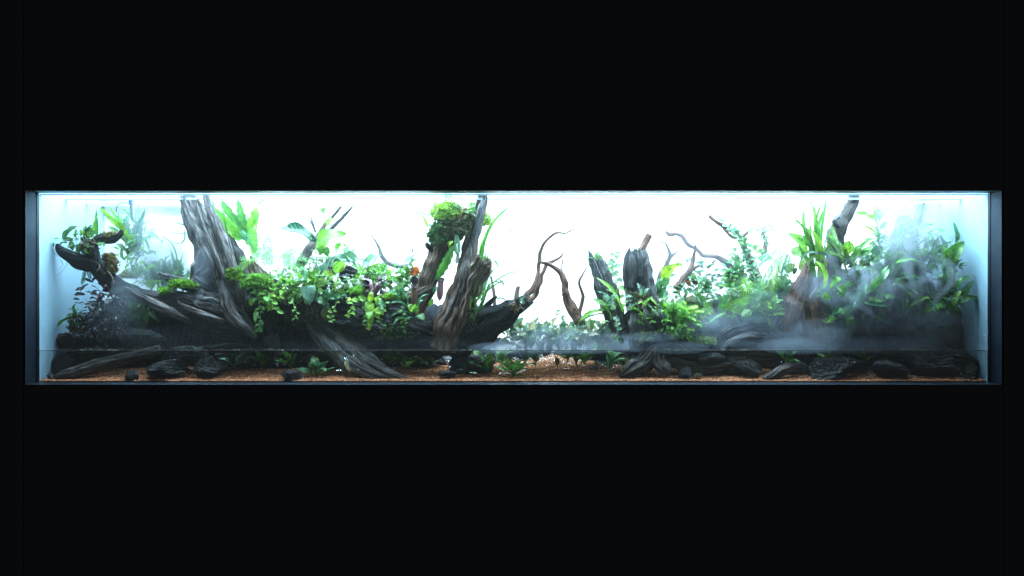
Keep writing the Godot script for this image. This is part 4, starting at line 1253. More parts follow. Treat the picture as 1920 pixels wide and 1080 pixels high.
	roots(o, [[178, 600, 200, 560, 214, 530], [206, 620, 214, 580, 226, 556], [186, 620, 170, 580, 160, 560], [220, 630, 232, 590, 236, 566]], .11, .0011, M.wood_red)
	o = plant("small_fern", "narrow green fern hanging below the left branch against the glass wall", "fern", 163, 498, .12)
	for q in [[163, 498, 170, 524, 9], [163, 498, 158, 530, 8], [162, 512, 154, 534, 7]]:
		blade(o, "sword", "deep", P(q[0], q[1], .12), P(q[2], q[3], .11), q[4] * S(.12), face, "frond")
	o = plant("rosette_plant", "bright green leaf rosette clinging near the left glass beside the dark bush", "plant", 138, 600, .11)
	rosette(o, "oval", "fresh", 138, 592, .1, 12, 17, .6, -20, 60)
	rosette(o, "oval", "mid", 150, 612, .09, 9, 15, .55, -30, 50)
	leaves(o, "lance", "fresh", .1, [[130, 595, 106, 613, 7, 0], [142, 584, 143, 568, 7], [152, 606, 156, 618, 9]], face)
	moss("moss", "brown green moss cushion under the bright green rosette by the left glass", 146, 612, .11, 16, 22, .02, 420, 5, [Color(.05, .09, .02), Color(.10, .09, .04), Color(.16, .12, .06)])
	o = plant("arrow_leaf_plant", "broad dark green arrow shaped leaves under the pointed end of the splintered log", "plant", 262, 640, .12)
	leaves(o, "heart", "deep", .1, [[262, 566, 238, 600, 22, .01], [268, 570, 258, 604, 22, .01], [276, 576, 274, 606, 18], [256, 600, 230, 613, 10], [268, 600, 262, 618, 12], [282, 585, 300, 606, 14], [250, 566, 244, 582, 14]], face)
	roots(o, [[262, 640, 262, 600, 262, 566], [262, 640, 270, 600, 268, 570], [262, 640, 272, 610, 276, 576]], .11, .001, M.stem)
	moss("moss", "rusty orange and green moss sleeve on the bend of the left branch", 204, 500, .13, 13, 22, .022, 900, 5.5, [Color(.22, .11, .035), Color(.14, .10, .04), Color(.07, .10, .025), Color(.05, .09, .02), Color(.28, .16, .06)], 0.8)
	moss("moss", "brown moss lying along the hooked horn of the left branch", 206, 441, .09, 16, 5, .012, 260, 4.5, [Color(.15, .13, .05), Color(.22, .17, .08), Color(.08, .10, .03)], 0.8)
	moss("moss", "pale yellow moss crust at the root end of the left branch", 242, 517, .14, 15, 7, .02, 420, 4, [Color(.28, .30, .12), Color(.20, .26, .08), Color(.35, .36, .18)], 0.6)
	moss("moss", "dark brown fibre mat under the orchid on the left branch", 166, 468, .095, 14, 16, .018, 420, 4.5, [Color(.05, .04, .02), Color(.09, .06, .03), Color(.05, .07, .02)], 0.9)
	moss("moss", "vivid green moss tuft lying on the splintered log", 342, 534, .09, 21, 7, .02, 520, 6, [Color(.13, .32, .02), Color(.20, .42, .03), Color(.08, .22, .02)], 0.5)
	moss("moss", "small vivid green moss tuft at the left end of the splintered log", 309, 547, .085, 8, 5, .012, 170, 5.5, [Color(.11, .29, .02), Color(.16, .36, .03)], 0.5)
	moss("moss", "green moss clump wedged between the grey trunk and the broken stump", 440, 517, .1, 14, 13, .02, 520, 6, [Color(.06, .16, .015), Color(.10, .24, .02), Color(.18, .30, .03)], 0.6)
	# right of the grey trunk
	o = plant("birds_nest_fern", "large strap leaved fern fanning up right of the tall grey trunk", "fern", 466, 470, .2)
	leaves(o, "wavy", "fresh", .2, [[462, 452, 412, 372, 20, .02], [456, 450, 400, 388, 18, .03], [450, 452, 394, 400, 14, .04], [462, 446, 446, 372, 18, 0], [466, 450, 497, 374, 18, -.04], [470, 458, 486, 400, 20, .0], [472, 460, 462, 398, 16, -.05], [476, 476, 478, 420, 16, .03], [480, 470, 470, 444, 16, .05], [466, 460, 452, 400, 16, -.06]], Vector3(0, 0.3, 1))
	leaves(o, "grass", "blade", .16, [[408, 404, 396, 368, 4, .0], [427, 444, 413, 372, 4, .0], [418, 446, 414, 422, 3, .0]], face)
	o = plant("lady_fern", "pale feathery fern arching over the broken stump beside the grey trunk", "fern", 478, 500, .13)
	for q in [[480, 484, 442, 512, 26, .02], [482, 492, 452, 432, 22, .0], [484, 490, 500, 428, 22, -.03], [486, 492, 524, 450, 24, -.03], [480, 496, 462, 462, 22, .03], [478, 490, 450, 488, 22, .04], [488, 498, 520, 480, 24, .03], [486, 490, 474, 426, 18, -.05], [490, 496, 512, 430, 18, -.06]]:
		blade(o, "fern", ["cool", "lime", "fresh"][rng.randi() % 3], P(q[0], q[1], .14), P(q[2], q[3], .14 - q[5]), q[4] * 1.5 * S(.14), up, "frond")
	o = plant("lady_fern", "low pale fern with drooping tips right of the broken stump", "fern", 540, 510, .14)
	for q in [[530, 500, 572, 505, 26, .03], [528, 504, 556, 530, 22, .03], [532, 500, 566, 478, 24, .0], [526, 500, 500, 484, 22, .0], [534, 496, 588, 492, 20, -.02], [526, 506, 510, 524, 20, .03], [530, 498, 540, 462, 20, -.04], [534, 500, 550, 470, 22, -.06]]:
		blade(o, "fern", ["pale", "cool", "fresh"][rng.randi() % 3], P(q[0], q[1], .15), P(q[2], q[3], .15 - q[5]), q[4] * 1.5 * S(.15), up, "frond")
	o = plant("lady_fern", "pale lacy fern crowd in front of the backlight above the mixed foliage", "fern", 520, 500, .24)
	for i in 18:
		var x := rng.randf_range(468, 560)
		blade(o, "fern", ["fresh", "lime", "cool"][i % 3], P(x, 505, .23), P(x + rng.randf_range(-36, 36), rng.randf_range(430, 480), .23 + rng.randf_range(-.06, .05)), 32 * S(.2), up, "frond")
	for i in 14:
		var x := rng.randf_range(540, 690)
		blade(o, "fern", ["cool", "fresh"][i % 2], P(x, 520, .27), P(x + rng.randf_range(-30, 30), rng.randf_range(462, 500), .27 + rng.randf_range(-.04, .04)), 26 * S(.2), up, "frond")
	o = plant("striped_leaf_plant", "tall plant with one big dark striped leaf left of the forked grey branch", "plant", 586, 520, .17)
	blade(o, "oval", "cala", P(592, 452, .17), P(522, 430, .15), 30 * S(.17), Vector3(0.1, 1, 0.9), "leaf", 1)
	leaves(o, "oval", "fresh", .2, [[606, 402, 610, 390, 12], [612, 425, 620, 405, 10]], face)
	roots(o, [[586, 520, 590, 480, 592, 452], [578, 512, 584, 480, 588, 466]], .17, .0014, M.stem)
	o = plant("broad_leaf_plant", "plant with one big glowing yellow green leaf beside the forked grey branch", "plant", 602, 520, .19)
	blade(o, "oval", "lime", P(592, 466, .18), P(648, 436, .165), 34 * S(.18), Vector3(-0.2, 0.6, 1), "leaf", 2)
	leaves(o, "oval", "fresh", .19, [[600, 480, 616, 452, 18], [616, 480, 610, 462, 14], [628, 466, 640, 456, 10]], face)
	roots(o, [[602, 520, 596, 490, 592, 466], [604, 520, 606, 492, 600, 480], [606, 520, 618, 500, 622, 468]], .19, .0012, M.stem)
	o = plant("creeping_fig", "cloud of tiny pale green leaves around the stems of the striped leaf plant", "plant", 610, 530, .22)
	bush(o, "round", "pale", 596, 492, 42, 28, .24, .05, 110, 8, .9, 0, 10)
	bush(o, "round", "fresh", 650, 478, 22, 18, .28, .04, 50, 8, .9, 0, 5)
	o = plant("mixed_foliage", "thick bank of green and lime leaves spilling over the dark lying log", "plant", 560, 570, .14)
	bush(o, "lance", "fresh", 560, 536, 72, 28, .14, .05, 130, 17, .5, .1, 12)
	bush(o, "oval", "silver", 590, 530, 60, 24, .12, .03, 50, 17, .55, .1, 4)
	bush(o, "lance", "lime", 520, 545, 40, 22, .10, .03, 50, 15, .5, .2, 4)
	bush(o, "oval", "mid", 540, 548, 50, 18, .12, .03, 40, 15, .6, .3, 4)
	bush(o, "lance", "pale", 545, 520, 60, 16, .19, .03, 44, 15, .45, 0, 6)
	leaves(o, "oval", "cool", .12, [[548, 560, 530, 566, 10], [560, 562, 540, 574, 12], [572, 558, 556, 572, 12]], up)
	for i in 26:
		var fx := rng.randf_range(455, 690)
		blade(o, "fern", ["lime", "fresh", "fresh"][i % 3], P(fx, 566, .12), P(fx + rng.randf_range(-44, 44), rng.randf_range(505, 560), .09 + rng.randf_range(-.03, .06)), 28 * S(.12), up, "frond")
	o = plant("lime_leaf_plant", "lime green round leaved plant standing up above the hanging foliage", "plant", 590, 540, .14)
	leaves(o, "oval", "lime", .13, [[584, 530, 580, 506, 20], [592, 528, 600, 506, 20], [586, 534, 568, 524, 16], [596, 530, 612, 524, 14], [584, 540, 610, 534, 13], [640, 508, 626, 492, 26], [634, 508, 648, 496, 16]], face)
	o = plant("silver_leaf_plant", "pale silvery broad leaves rising behind the lime green round leaves", "plant", 612, 545, .18)
	leaves(o, "heart", "silver", .18, [[602, 530, 618, 484, 30, 0], [626, 500, 660, 482, 26, -.03], [604, 516, 588, 500, 22, 0], [628, 486, 690, 492, 22, -.06], [616, 500, 640, 476, 20, -.05], [680, 500, 716, 480, 20, -.08], [668, 496, 646, 474, 16, -.09]], face)
	roots(o, [[606, 545, 612, 510, 618, 490], [616, 545, 626, 520, 640, 490], [604, 545, 612, 508, 616, 484]], .18, .001, M.stem)
	o = plant("pothos", "large grey green pothos leaf on the dark log with brown roots below", "pothos", 588, 570, .09)
	blade(o, "heart", "silver", P(578, 534, .085), P(580, 572, .065), 34 * S(.09), Vector3(0.2, 0.5, 1), "leaf", 0)
	leaves(o, "heart", "fresh", .09, [[568, 548, 558, 566, 13], [572, 560, 578, 572, 12]], face)
	roots(o, [[578, 568, 566, 580, 562, 600], [582, 570, 586, 586, 580, 604], [574, 566, 560, 576, 552, 590], [588, 566, 596, 590, 592, 612], [580, 568, 572, 588, 574, 610], [592, 566, 604, 580, 602, 600], [566, 560, 550, 578, 546, 596]], .085, .0007, M.wood_red)
	o = plant("striped_begonia", "small dark leaves with pale stripes on the log edge right of the pothos", "plant", 612, 566, .09)
	leaves(o, "oval", "cala", .085, [[613, 562, 592, 560, 15], [610, 566, 612, 580, 16, 0], [600, 556, 610, 574, 17], [614, 566, 618, 540, 18], [622, 560, 642, 552, 14], [616, 558, 634, 562, 10]], face)
	blade(o, "oval", "olive", P(614, 574, .08), P(610, 600, .07), 20 * S(.08), face, "leaf", 0)
	bush(o, "oval", "silver", 622, 552, 24, 8, .11, .02, 18, 13, .55, 0, 3)
	o = plant("hanging_vine", "lime green vine hanging from the moss over the dark hollow under the log", "vine", 484, 540, .06)
	vine(o, "heart", "fresh", [[470, 532, .07], [478, 548, .055], [486, 566, .05], [488, 590, .05], [486, 610, .05], [485, 620, .05]], 6, 12, .75, .9, null, .4)
	vine(o, "heart", "fresh", [[480, 536, .07], [496, 550, .055], [504, 566, .05], [496, 582, .05]], 6, 13, .75, .9, null, .4)
	vine(o, "heart", "lime", [[490, 536, .07], [508, 556, .05], [512, 574, .05], [522, 584, .05]], 7, 14, .75, .9, null, .3)
	leaves(o, "heart", "fresh", .05, [[474, 560, 470, 574, 13], [482, 582, 478, 606, 12], [488, 600, 490, 614, 8], [500, 556, 506, 572, 16], [516, 576, 526, 584, 12]], face)
	moss("moss", "feathery lime moss at the top of the hanging lime vine", 482, 530, .08, 24, 13, .03, 700, 7, [Color(.10, .28, .03), Color(.18, .38, .05), Color(.06, .18, .02)], 0.5)
	moss("moss", "dark root fibres and brown moss below the pothos leaf", 590, 594, .10, 30, 18, .02, 420, 5, [Color(.03, .025, .015), Color(.05, .035, .02), Color(.03, .04, .012)], 0.9)

# ---------------------------------------------------------------- plants of the middle third
func pitcher(o: Node3D, x0: float, y0: float, x1: float, y1: float, r: float, t: float, m: Material) -> void:
	# a pitcher: a tube swelling below its mouth, a rim and a lid
	var a := P(x0, y0, t)
	var b := P(x1, y1, t)
	var v := PackedVector3Array()
	var uv := PackedVector2Array()
	var ax := (b - a).normalized().cross(Vector3(0, 0, 1)).normalized()
	var az := ax.cross((b - a).normalized())
	var prof := [0.15, 0.62, 0.9, 1.0, 1.0, 0.94, 0.86, 0.84, 0.9, 1.0]
	for j in prof.size():
		var f := float(j) / (prof.size() - 1)
		for k in 15:
			var an := TAU * k / 14.0
			var slant := (0.5 if f > 0.85 else 0.0) * r * S(t) * -sin(an)
			v.append(a.lerp(b, f) + (ax * cos(an) + az * sin(an)) * r * S(t) * prof[j] + (b - a).normalized() * slant)
			uv.append(Vector2(k / 14.0, f))
	part("pitcher", arrays_mesh(v, uv, quads(14, prof.size() - 1)), m, o)
	var ring := []
	for k in 13:
		var an := TAU * k / 12.0
		ring.append(b + (ax * cos(an) + az * sin(an)) * r * S(t) * 1.04 - (b - a).normalized() * 0.5 * r * S(t) * sin(an))
	part("rim", cord(ring, 0.0013, 0.0013, 6), M.rim, o)

func build_plants_middle() -> void:
	var up := Vector3(0, 1, 0.5)
	var face := Vector3(0, 0.5, 1)
	M.rim = mat(lin(.06, .05, .05), 0.3)
	M.pitcher_red = mat(Color.WHITE, 0.35, noise_tex(0.03, 61, [lin(.05, .015, .015), lin(.14, .045, .035), lin(.22, .09, .06)], 4))
	M.pitcher_purple = mat(Color.WHITE, 0.35, noise_tex(0.03, 62, [lin(.03, .012, .02), lin(.07, .03, .045), lin(.2, .1, .13)], 4))
	M.pitcher_pink = mat(Color.WHITE, 0.4, noise_tex(0.03, 63, [lin(.26, .10, .13), lin(.42, .2, .24), lin(.52, .3, .33)], 4))
	var o := plant("dusky_leaf_plant", "plant with long arched black purple leaves curling over the dark log", "plant", 640, 550, .13)
	leaves(o, "strap", "dusk", .13, [[634, 520, 664, 516, 16, .0], [622, 546, 640, 508, 22, .0], [640, 520, 648, 552, 16], [628, 540, 616, 526, 14], [660, 540, 640, 522, 16]], Vector3(-0.2, 1, 0.3))
	part("flower", rocks[2], M.flower if M.has("flower") else mat(lin(.7, .6, .66), .6), o, Transform3D(Basis.from_scale(Vector3(5, 7, 5) * S(.1)), P(629, 526, .1)))
	part("flower", rocks[3], mat(lin(.7, .6, .66), .6), o, Transform3D(Basis.from_scale(Vector3(3, 3, 3) * S(.1)), P(633, 533, .1)))
	o = plant("pitcher_plant", "purple pitcher plant with dark striped leaves lying behind the level pale branch", "pitcher plant", 704, 556, .13)
	leaves(o, "oval", "purple", .13, [[702, 534, 664, 528, 24, .01], [702, 532, 728, 514, 20, .0], [700, 534, 672, 524, 14], [704, 536, 736, 530, 16], [672, 545, 690, 552, 12]], up)
	pitcher(o, 714, 528, 697, 558, 6.5, .11, M.pitcher_purple)
	pitcher(o, 695, 528, 697, 548, 4.0, .12, M.pitcher_pink)
	pitcher(o, 738, 554, 714, 547, 4.5, .13, M.pitcher_purple)
	part("tendril", cord([P(716, 547, .11), P(724, 532, .11), P(738, 516, .11)], .0011, .0008), M.wood_red, o)
	o = plant("creeping_fig", "hedge of tiny round bright leaves behind the purple pitcher plant", "plant", 730, 555, .2)
	bush(o, "round", "fresh", 712, 522, 52, 24, .2, .05, 200, 11, .9, 0, 8)
	bush(o, "round", "mid", 776, 528, 30, 26, .2, .04, 80, 10, .9, 0, 6)
	bush(o, "round", "lime", 690, 510, 40, 14, .26, .04, 60, 9, .9, 0, 4)
	o = plant("button_fern", "round pale green leaves in a small heap left of the red pitcher", "fern", 748, 556, .11)
	leaves(o, "round", "cool", .1, [[744, 550, 752, 532, 13], [748, 550, 740, 536, 12], [752, 552, 758, 540, 12], [740, 554, 734, 544, 11], [756, 556, 742, 552, 12], [748, 546, 756, 530, 11]], face)
	moss("moss", "lime green moss strip on the level pale branch", 668, 546, .12, 22, 5, .015, 320, 5, [Color(.14, .34, .03), Color(.22, .44, .05)], 0.5)
	moss("moss", "lime green moss strip at the right end of the level pale branch", 738, 556, .10, 18, 4, .012, 300, 5, [Color(.16, .36, .03), Color(.24, .46, .06)], 0.5)
	o = plant("hanging_vine", "thin trailing stems with small leaves hanging over the front of the dark log", "vine", 640, 560, .07)
	for q in [[545, 560], [632, 566], [682, 572], [724, 566], [752, 574]]:
		var dx := rng.randf_range(-8, 8)
		vine(o, "oval", ["fresh", "mid", "lime"], [[q[0], q[1], .075], [q[0] + dx, q[1] + 16, .06], [q[0] + dx * 1.6, q[1] + 30, .058], [q[0] + dx, q[1] + rng.randf_range(36, 52), .058]], 5, 9, .6, .9, null, .3)
	o = plant("pale_fern", "thin washed out ferns in front of the backlight above the bright hedge", "fern", 720, 510, .36)
	for q in [[724, 490, 732, 442, 10], [730, 492, 744, 456, 10], [706, 480, 702, 462, 9], [712, 488, 716, 450, 10], [660, 480, 690, 470, 12], [735, 500, 760, 470, 10]]:
		blade(o, "fern", "pale", P(q[0], q[1], .37), P(q[2], q[3], .37), q[4] * S(.36), face, "frond")
	o = plant("pothos", "bright yellow green pothos with tapering leaves hanging in front of the dark log", "pothos", 700, 574, .07)
	leaves(o, "heart", "lime", .065, [[694, 566, 696, 546, 14], [690, 572, 698, 592, 22], [704, 578, 720, 590, 18], [686, 566, 672, 556, 15], [696, 588, 692, 620, 15, .01], [706, 572, 716, 560, 13], [702, 584, 712, 598, 16], [684, 568, 700, 584, 20], [704, 566, 714, 552, 10], [698, 580, 690, 600, 20]], face)
	leaves(o, "heart", "cool", .06, [[712, 566, 724, 576, 12], [716, 572, 720, 586, 10]], face)
	o = plant("hanging_vine", "short lime vine dangling on the dark log left of the bright pothos", "vine", 662, 560, .08)
	vine(o, "heart", "lime", [[662, 558, .08], [661, 572, .07], [657, 584, .065], [655, 594, .06]], 6, 13, .7, .8, null, .3)
	leaves(o, "heart", "lime", .065, [[660, 562, 649, 566, 12], [662, 560, 672, 568, 9], [656, 586, 654, 596, 10], [658, 580, 664, 574, 9]], face)
	o = plant("lance_leaf_plant", "dark green lance leaved plant on the log below the red pitcher", "plant", 776, 602, .075)
	leaves(o, "lance", "cool", .075, [[768, 585, 730, 596, 8, .01], [766, 576, 730, 572, 8, .0], [770, 588, 742, 586, 7, .01], [772, 600, 736, 614, 11, .02], [764, 572, 758, 548, 11, .01], [780, 592, 798, 604, 16, .02], [782, 586, 800, 562, 8], [784, 580, 808, 552, 9, .0], [776, 596, 752, 602, 8]], up)
	leaves(o, "oval", "fresh", .07, [[774, 586, 766, 570, 12], [776, 586, 778, 570, 15], [780, 588, 784, 574, 12]], face)
	roots(o, [[776, 606, 774, 594, 775, 584], [778, 606, 782, 596, 781, 588], [774, 606, 764, 592, 760, 586]], .075, .0014, M.wood_red)
	o = plant("pitcher_plant", "tall red brown pitcher tube hanging beside the left leg of the forked trunk", "pitcher plant", 778, 572, .1)
	pitcher(o, 777, 574, 777, 536, 6.2, .1, M.pitcher_red)
	blade(o, "oval", "dusk", P(777, 534, .1), P(778, 517, .1), 14 * S(.1), Vector3(0, -0.2, 1), "lid", 0)
	part("wing", cord([P(773, 572, .092), P(772, 555, .09), P(773, 538, .092)], .0006, .0006), M.rim, o)
	part("tendril", cord([P(777, 574, .1), P(764, 578, .1), P(768, 540, .11), P(774, 505, .12)], .0012, .0009), M.wood_red, o)
	o = plant("pitcher_plant", "pink pitcher peeping between the two legs of the forked trunk", "pitcher plant", 826, 562, .15)
	pitcher(o, 824, 564, 827, 524, 6.5, .15, M.pitcher_pink)
	blade(o, "lance", "silver", P(812, 552, .13), P(824, 536, .12), 9 * S(.13), face)
	blade(o, "oval", "fresh", P(806, 574, .1), P(812, 560, .095), 10 * S(.1), face)
	o = plant("rust_leaf_plant", "plant with one rust orange leaf beside blue green swords left of the mossy trunk", "plant", 786, 530, .15)
	leaves(o, "oval", "rust", .13, [[780, 516, 774, 502, 16], [784, 514, 776, 500, 12]], face)
	leaves(o, "strap", "cool", .16, [[757, 500, 800, 475, 14, .0], [757, 494, 797, 464, 16, -.02], [760, 502, 798, 482, 10, .02]], Vector3(-.3, 1, .5))
	bush(o, "round", "fresh", 766, 512, 14, 16, .17, .02, 24, 8, .9, 0, 3)
	o = plant("tongue_fern", "bright green tongue leaf slanting between the legs of the forked trunk", "fern", 820, 525, .12)
	blade(o, "wavy", "fresh", P(818, 524, .12), P(852, 456, .11), 19 * S(.12), Vector3(0.3, 0.1, 1), "leaf", 1)
	leaves(o, "wavy", "lime", .13, [[842, 466, 851, 452, 14]], face)
	o = plant("bead_fern", "string of small pale leaflets hanging down the mossy fork", "fern", 852, 442, .12)
	blade(o, "beads", "silver", P(856, 440, .115), P(858, 478, .11), 16 * S(.12), Vector3(0, 0, 1), "frond", 0)
	blade(o, "beads", "silver", P(859, 474, .11), P(856, 494, .11), 9 * S(.12), Vector3(0, 0, 1), "frond", 0)
	moss("moss", "dark green moss pad on the left shoulder of the forked trunk", 822, 442, .14, 17, 24, .03, 1500, 5, [Color(.02, .06, .015), Color(.035, .10, .02), Color(.06, .15, .03)], 0.6)
	moss("moss", "brown green moss pad in the crook of the forked trunk", 858, 430, .135, 24, 20, .03, 1500, 5, [Color(.05, .06, .02), Color(.08, .08, .03), Color(.03, .06, .015), Color(.12, .10, .05)], 0.7)
	moss("moss", "bright yellow green feathery moss crowning the forked trunk", 838, 400, .15, 22, 17, .03, 900, 8, [Color(.22, .38, .06), Color(.30, .46, .08), Color(.14, .26, .04)], 0.55)
	moss("moss", "rusty brown moss hollow at the top of the forked trunk", 872, 406, .14, 14, 11, .02, 360, 7, [Color(.20, .09, .05), Color(.28, .2, .1), Color(.25, .34, .08), Color(.10, .05, .03)], 0.9)
	moss("moss", "small lime moss tuft behind the tall right leg of the forked trunk", 911, 415, .2, 8, 11, .02, 200, 6, [Color(.22, .42, .06), Color(.3, .46, .1)], 0.6)
	o = plant("small_epiphyte", "small epiphyte with few oval leaves on top of the mossy fork", "plant", 872, 398, .13)
	leaves(o, "oval", "fresh", .13, [[880, 388, 892, 382, 9], [888, 398, 884, 386, 10], [874, 400, 890, 394, 8]], face)
	leaves(o, "lance", "silver", .125, [[868, 396, 894, 408, 9, .01], [862, 392, 846, 380, 8], [850, 384, 836, 378, 6]], up)
	o = plant("sword_fern", "pale sword fern frond poking out left of the mossy fork", "fern", 812, 424, .17)
	blade(o, "sword", "silver", P(822, 406, .17), P(776, 396, .16), 20 * S(.17), Vector3(0, 1, .8), "frond", 2)
	blade(o, "strap", "lime", P(802, 426, .17), P(792, 402, .17), 7 * S(.17), face)
	o = plant("grass_plant", "tuft of dark green grass rooted in roots between centre trunk and rising dark log", "grass", 885, 612, .08)
	arcs(o, "blade", .085, [[886, 606, 894, 540, 5], [888, 606, 905, 530, 5], [884, 606, 888, 548, 5], [890, 606, 912, 524, 4], [886, 608, 900, 552, 6], [888, 608, 908, 556, 4], [890, 606, 920, 512, 4], [882, 606, 884, 560, 4], [888, 602, 900, 520, 5], [886, 604, 910, 540, 4]])
	roots(o, [[884, 604, 878, 612, 874, 622], [886, 604, 884, 614, 880, 622], [888, 604, 888, 616, 884, 624], [882, 600, 874, 606, 872, 614], [890, 604, 894, 612, 898, 616], [880, 598, 872, 600, 870, 608]], .07, .001, M.wood_tan)
	moss("moss", "yellow green moss ball at the foot of the dark grass tuft", 885, 598, .09, 11, 16, .02, 500, 5, [Color(.10, .13, .03), Color(.16, .18, .05), Color(.05, .08, .02)], 0.7)
	moss("moss", "thin dark green moss film on the log above the waterline", 742, 628, .075, 36, 16, .015, 420, 4, [Color(.02, .045, .015), Color(.04, .08, .02), Color(.08, .14, .03)], 0.6)
	o = plant("grass_plant", "tall pale grass blades arching right against the white backlight beside the centre trunk", "grass", 902, 560, .22)
	arcs(o, "fresh", .22, [[902, 500, 955, 387, 8, -.14], [906, 510, 928, 408, 7, -.1], [898, 480, 904, 450, 7, 0], [900, 540, 920, 470, 6, -.06]])
	arcs(o, "blade", .25, [[902, 520, 944, 442, 2.4, -.16], [946, 425, 972, 455, 2.6, -.12], [905, 560, 996, 511, 3.4, -.2], [900, 564, 960, 522, 3, -.12], [926, 488, 933, 506, 4, -.2], [912, 540, 948, 537, 3, -.3], [932, 560, 950, 570, 3, -.3], [896, 556, 925, 508, 6, -.06], [900, 552, 914, 500, 6, -.04], [905, 545, 930, 500, 5, -.08], [936, 524, 947, 537, 3, -.1], [884, 566, 906, 540, 3, -.1], [994, 445, 1012, 456, 2, -.2]])
	leaves(o, "strap", "cool", .2, [[896, 562, 918, 516, 7], [900, 560, 906, 520, 7], [904, 562, 924, 530, 6], [892, 560, 912, 490, 6]], face)
	o = plant("epiphyte", "curled dark leaved epiphyte with brown roots on the end of the rising dark log", "plant", 970, 566, .075)
	leaves(o, "strap", "deep", .075, [[966, 562, 982, 548, 6], [970, 566, 988, 556, 6, .0], [974, 568, 986, 560, 7], [964, 560, 976, 546, 5]], Vector3(-.4, 1, .4))
	leaves(o, "oval", "silver", .07, [[976, 560, 982, 572, 9]], face)
	roots(o, [[970, 566, 962, 574, 958, 582], [972, 568, 970, 578, 972, 584], [966, 566, 956, 570, 952, 576], [968, 568, 964, 582, 968, 590], [972, 566, 976, 574, 970, 584], [962, 560, 964, 568, 962, 574], [975, 572, 985, 586, 987, 600]], .07, .0009, M.root)
	moss("moss", "small rusty moss knob under the epiphyte on the rising dark log", 965, 577, .068, 9, 6, .01, 160, 4, [Color(.16, .12, .06), Color(.22, .16, .09), Color(.08, .10, .03)], 0.9)
	# the open middle: round leaved water plants that break the surface
	var spots := [[962, 640, .14, 8], [985, 645, .12, 9], [1010, 640, .16, 9], [1034, 646, .12, 8], [1058, 640, .17, 9], [1080, 648, .13, 8], [1104, 642, .16, 9], [1124, 648, .12, 7], [996, 650, .08, 7], [1046, 652, .08, 7], [1088, 652, .09, 6], [1140, 640, .17, 8]]
	var words := ["leftmost, beside the rising dark log", "second from left", "third from left", "fourth from left", "tall in mid row", "left of arched twig", "at arched twig's foot", "right of arched twig", "low one at left front", "low one at mid front", "low one at right front", "rightmost, under leaning stump"]
	for i in spots.size():
		var s: Array = spots[i]
		o = plant("water_leaf_plant", "grey green round leaved plant in the open middle, " + words[i], "water plant", s[0], s[1], s[2], "round leaved plants in the open middle")
		var tall := 1.0 if i < 8 or i == 11 else 0.6
		bush(o, "oval", ["ghost", "ghost", "silver", "pale", "olive"], s[0], 634 - 6 * tall, 17, 20 * tall, s[2], .03, int(s[3]) + 9, 21, .55, -.3, 5)
		rosette(o, "petiole", ["ghost", "silver"], s[0], s[1] + 8, s[2], 5, 42 * tall + 8, .3, 45, 85)
	o = plant("vine_sprig", "faint pale leafy sprig in the haze above the water plants of the open middle", "plant", 1040, 600, .3)
	vine(o, "round", "pale", [[1042, 584, .3], [1050, 594, .3], [1060, 604, .3]], 6, 9, .8)
	arcs(o, "silver", .25, [[1000, 640, 1003, 596, 4], [1014, 630, 1030, 606, 3], [1008, 640, 995, 610, 3]])

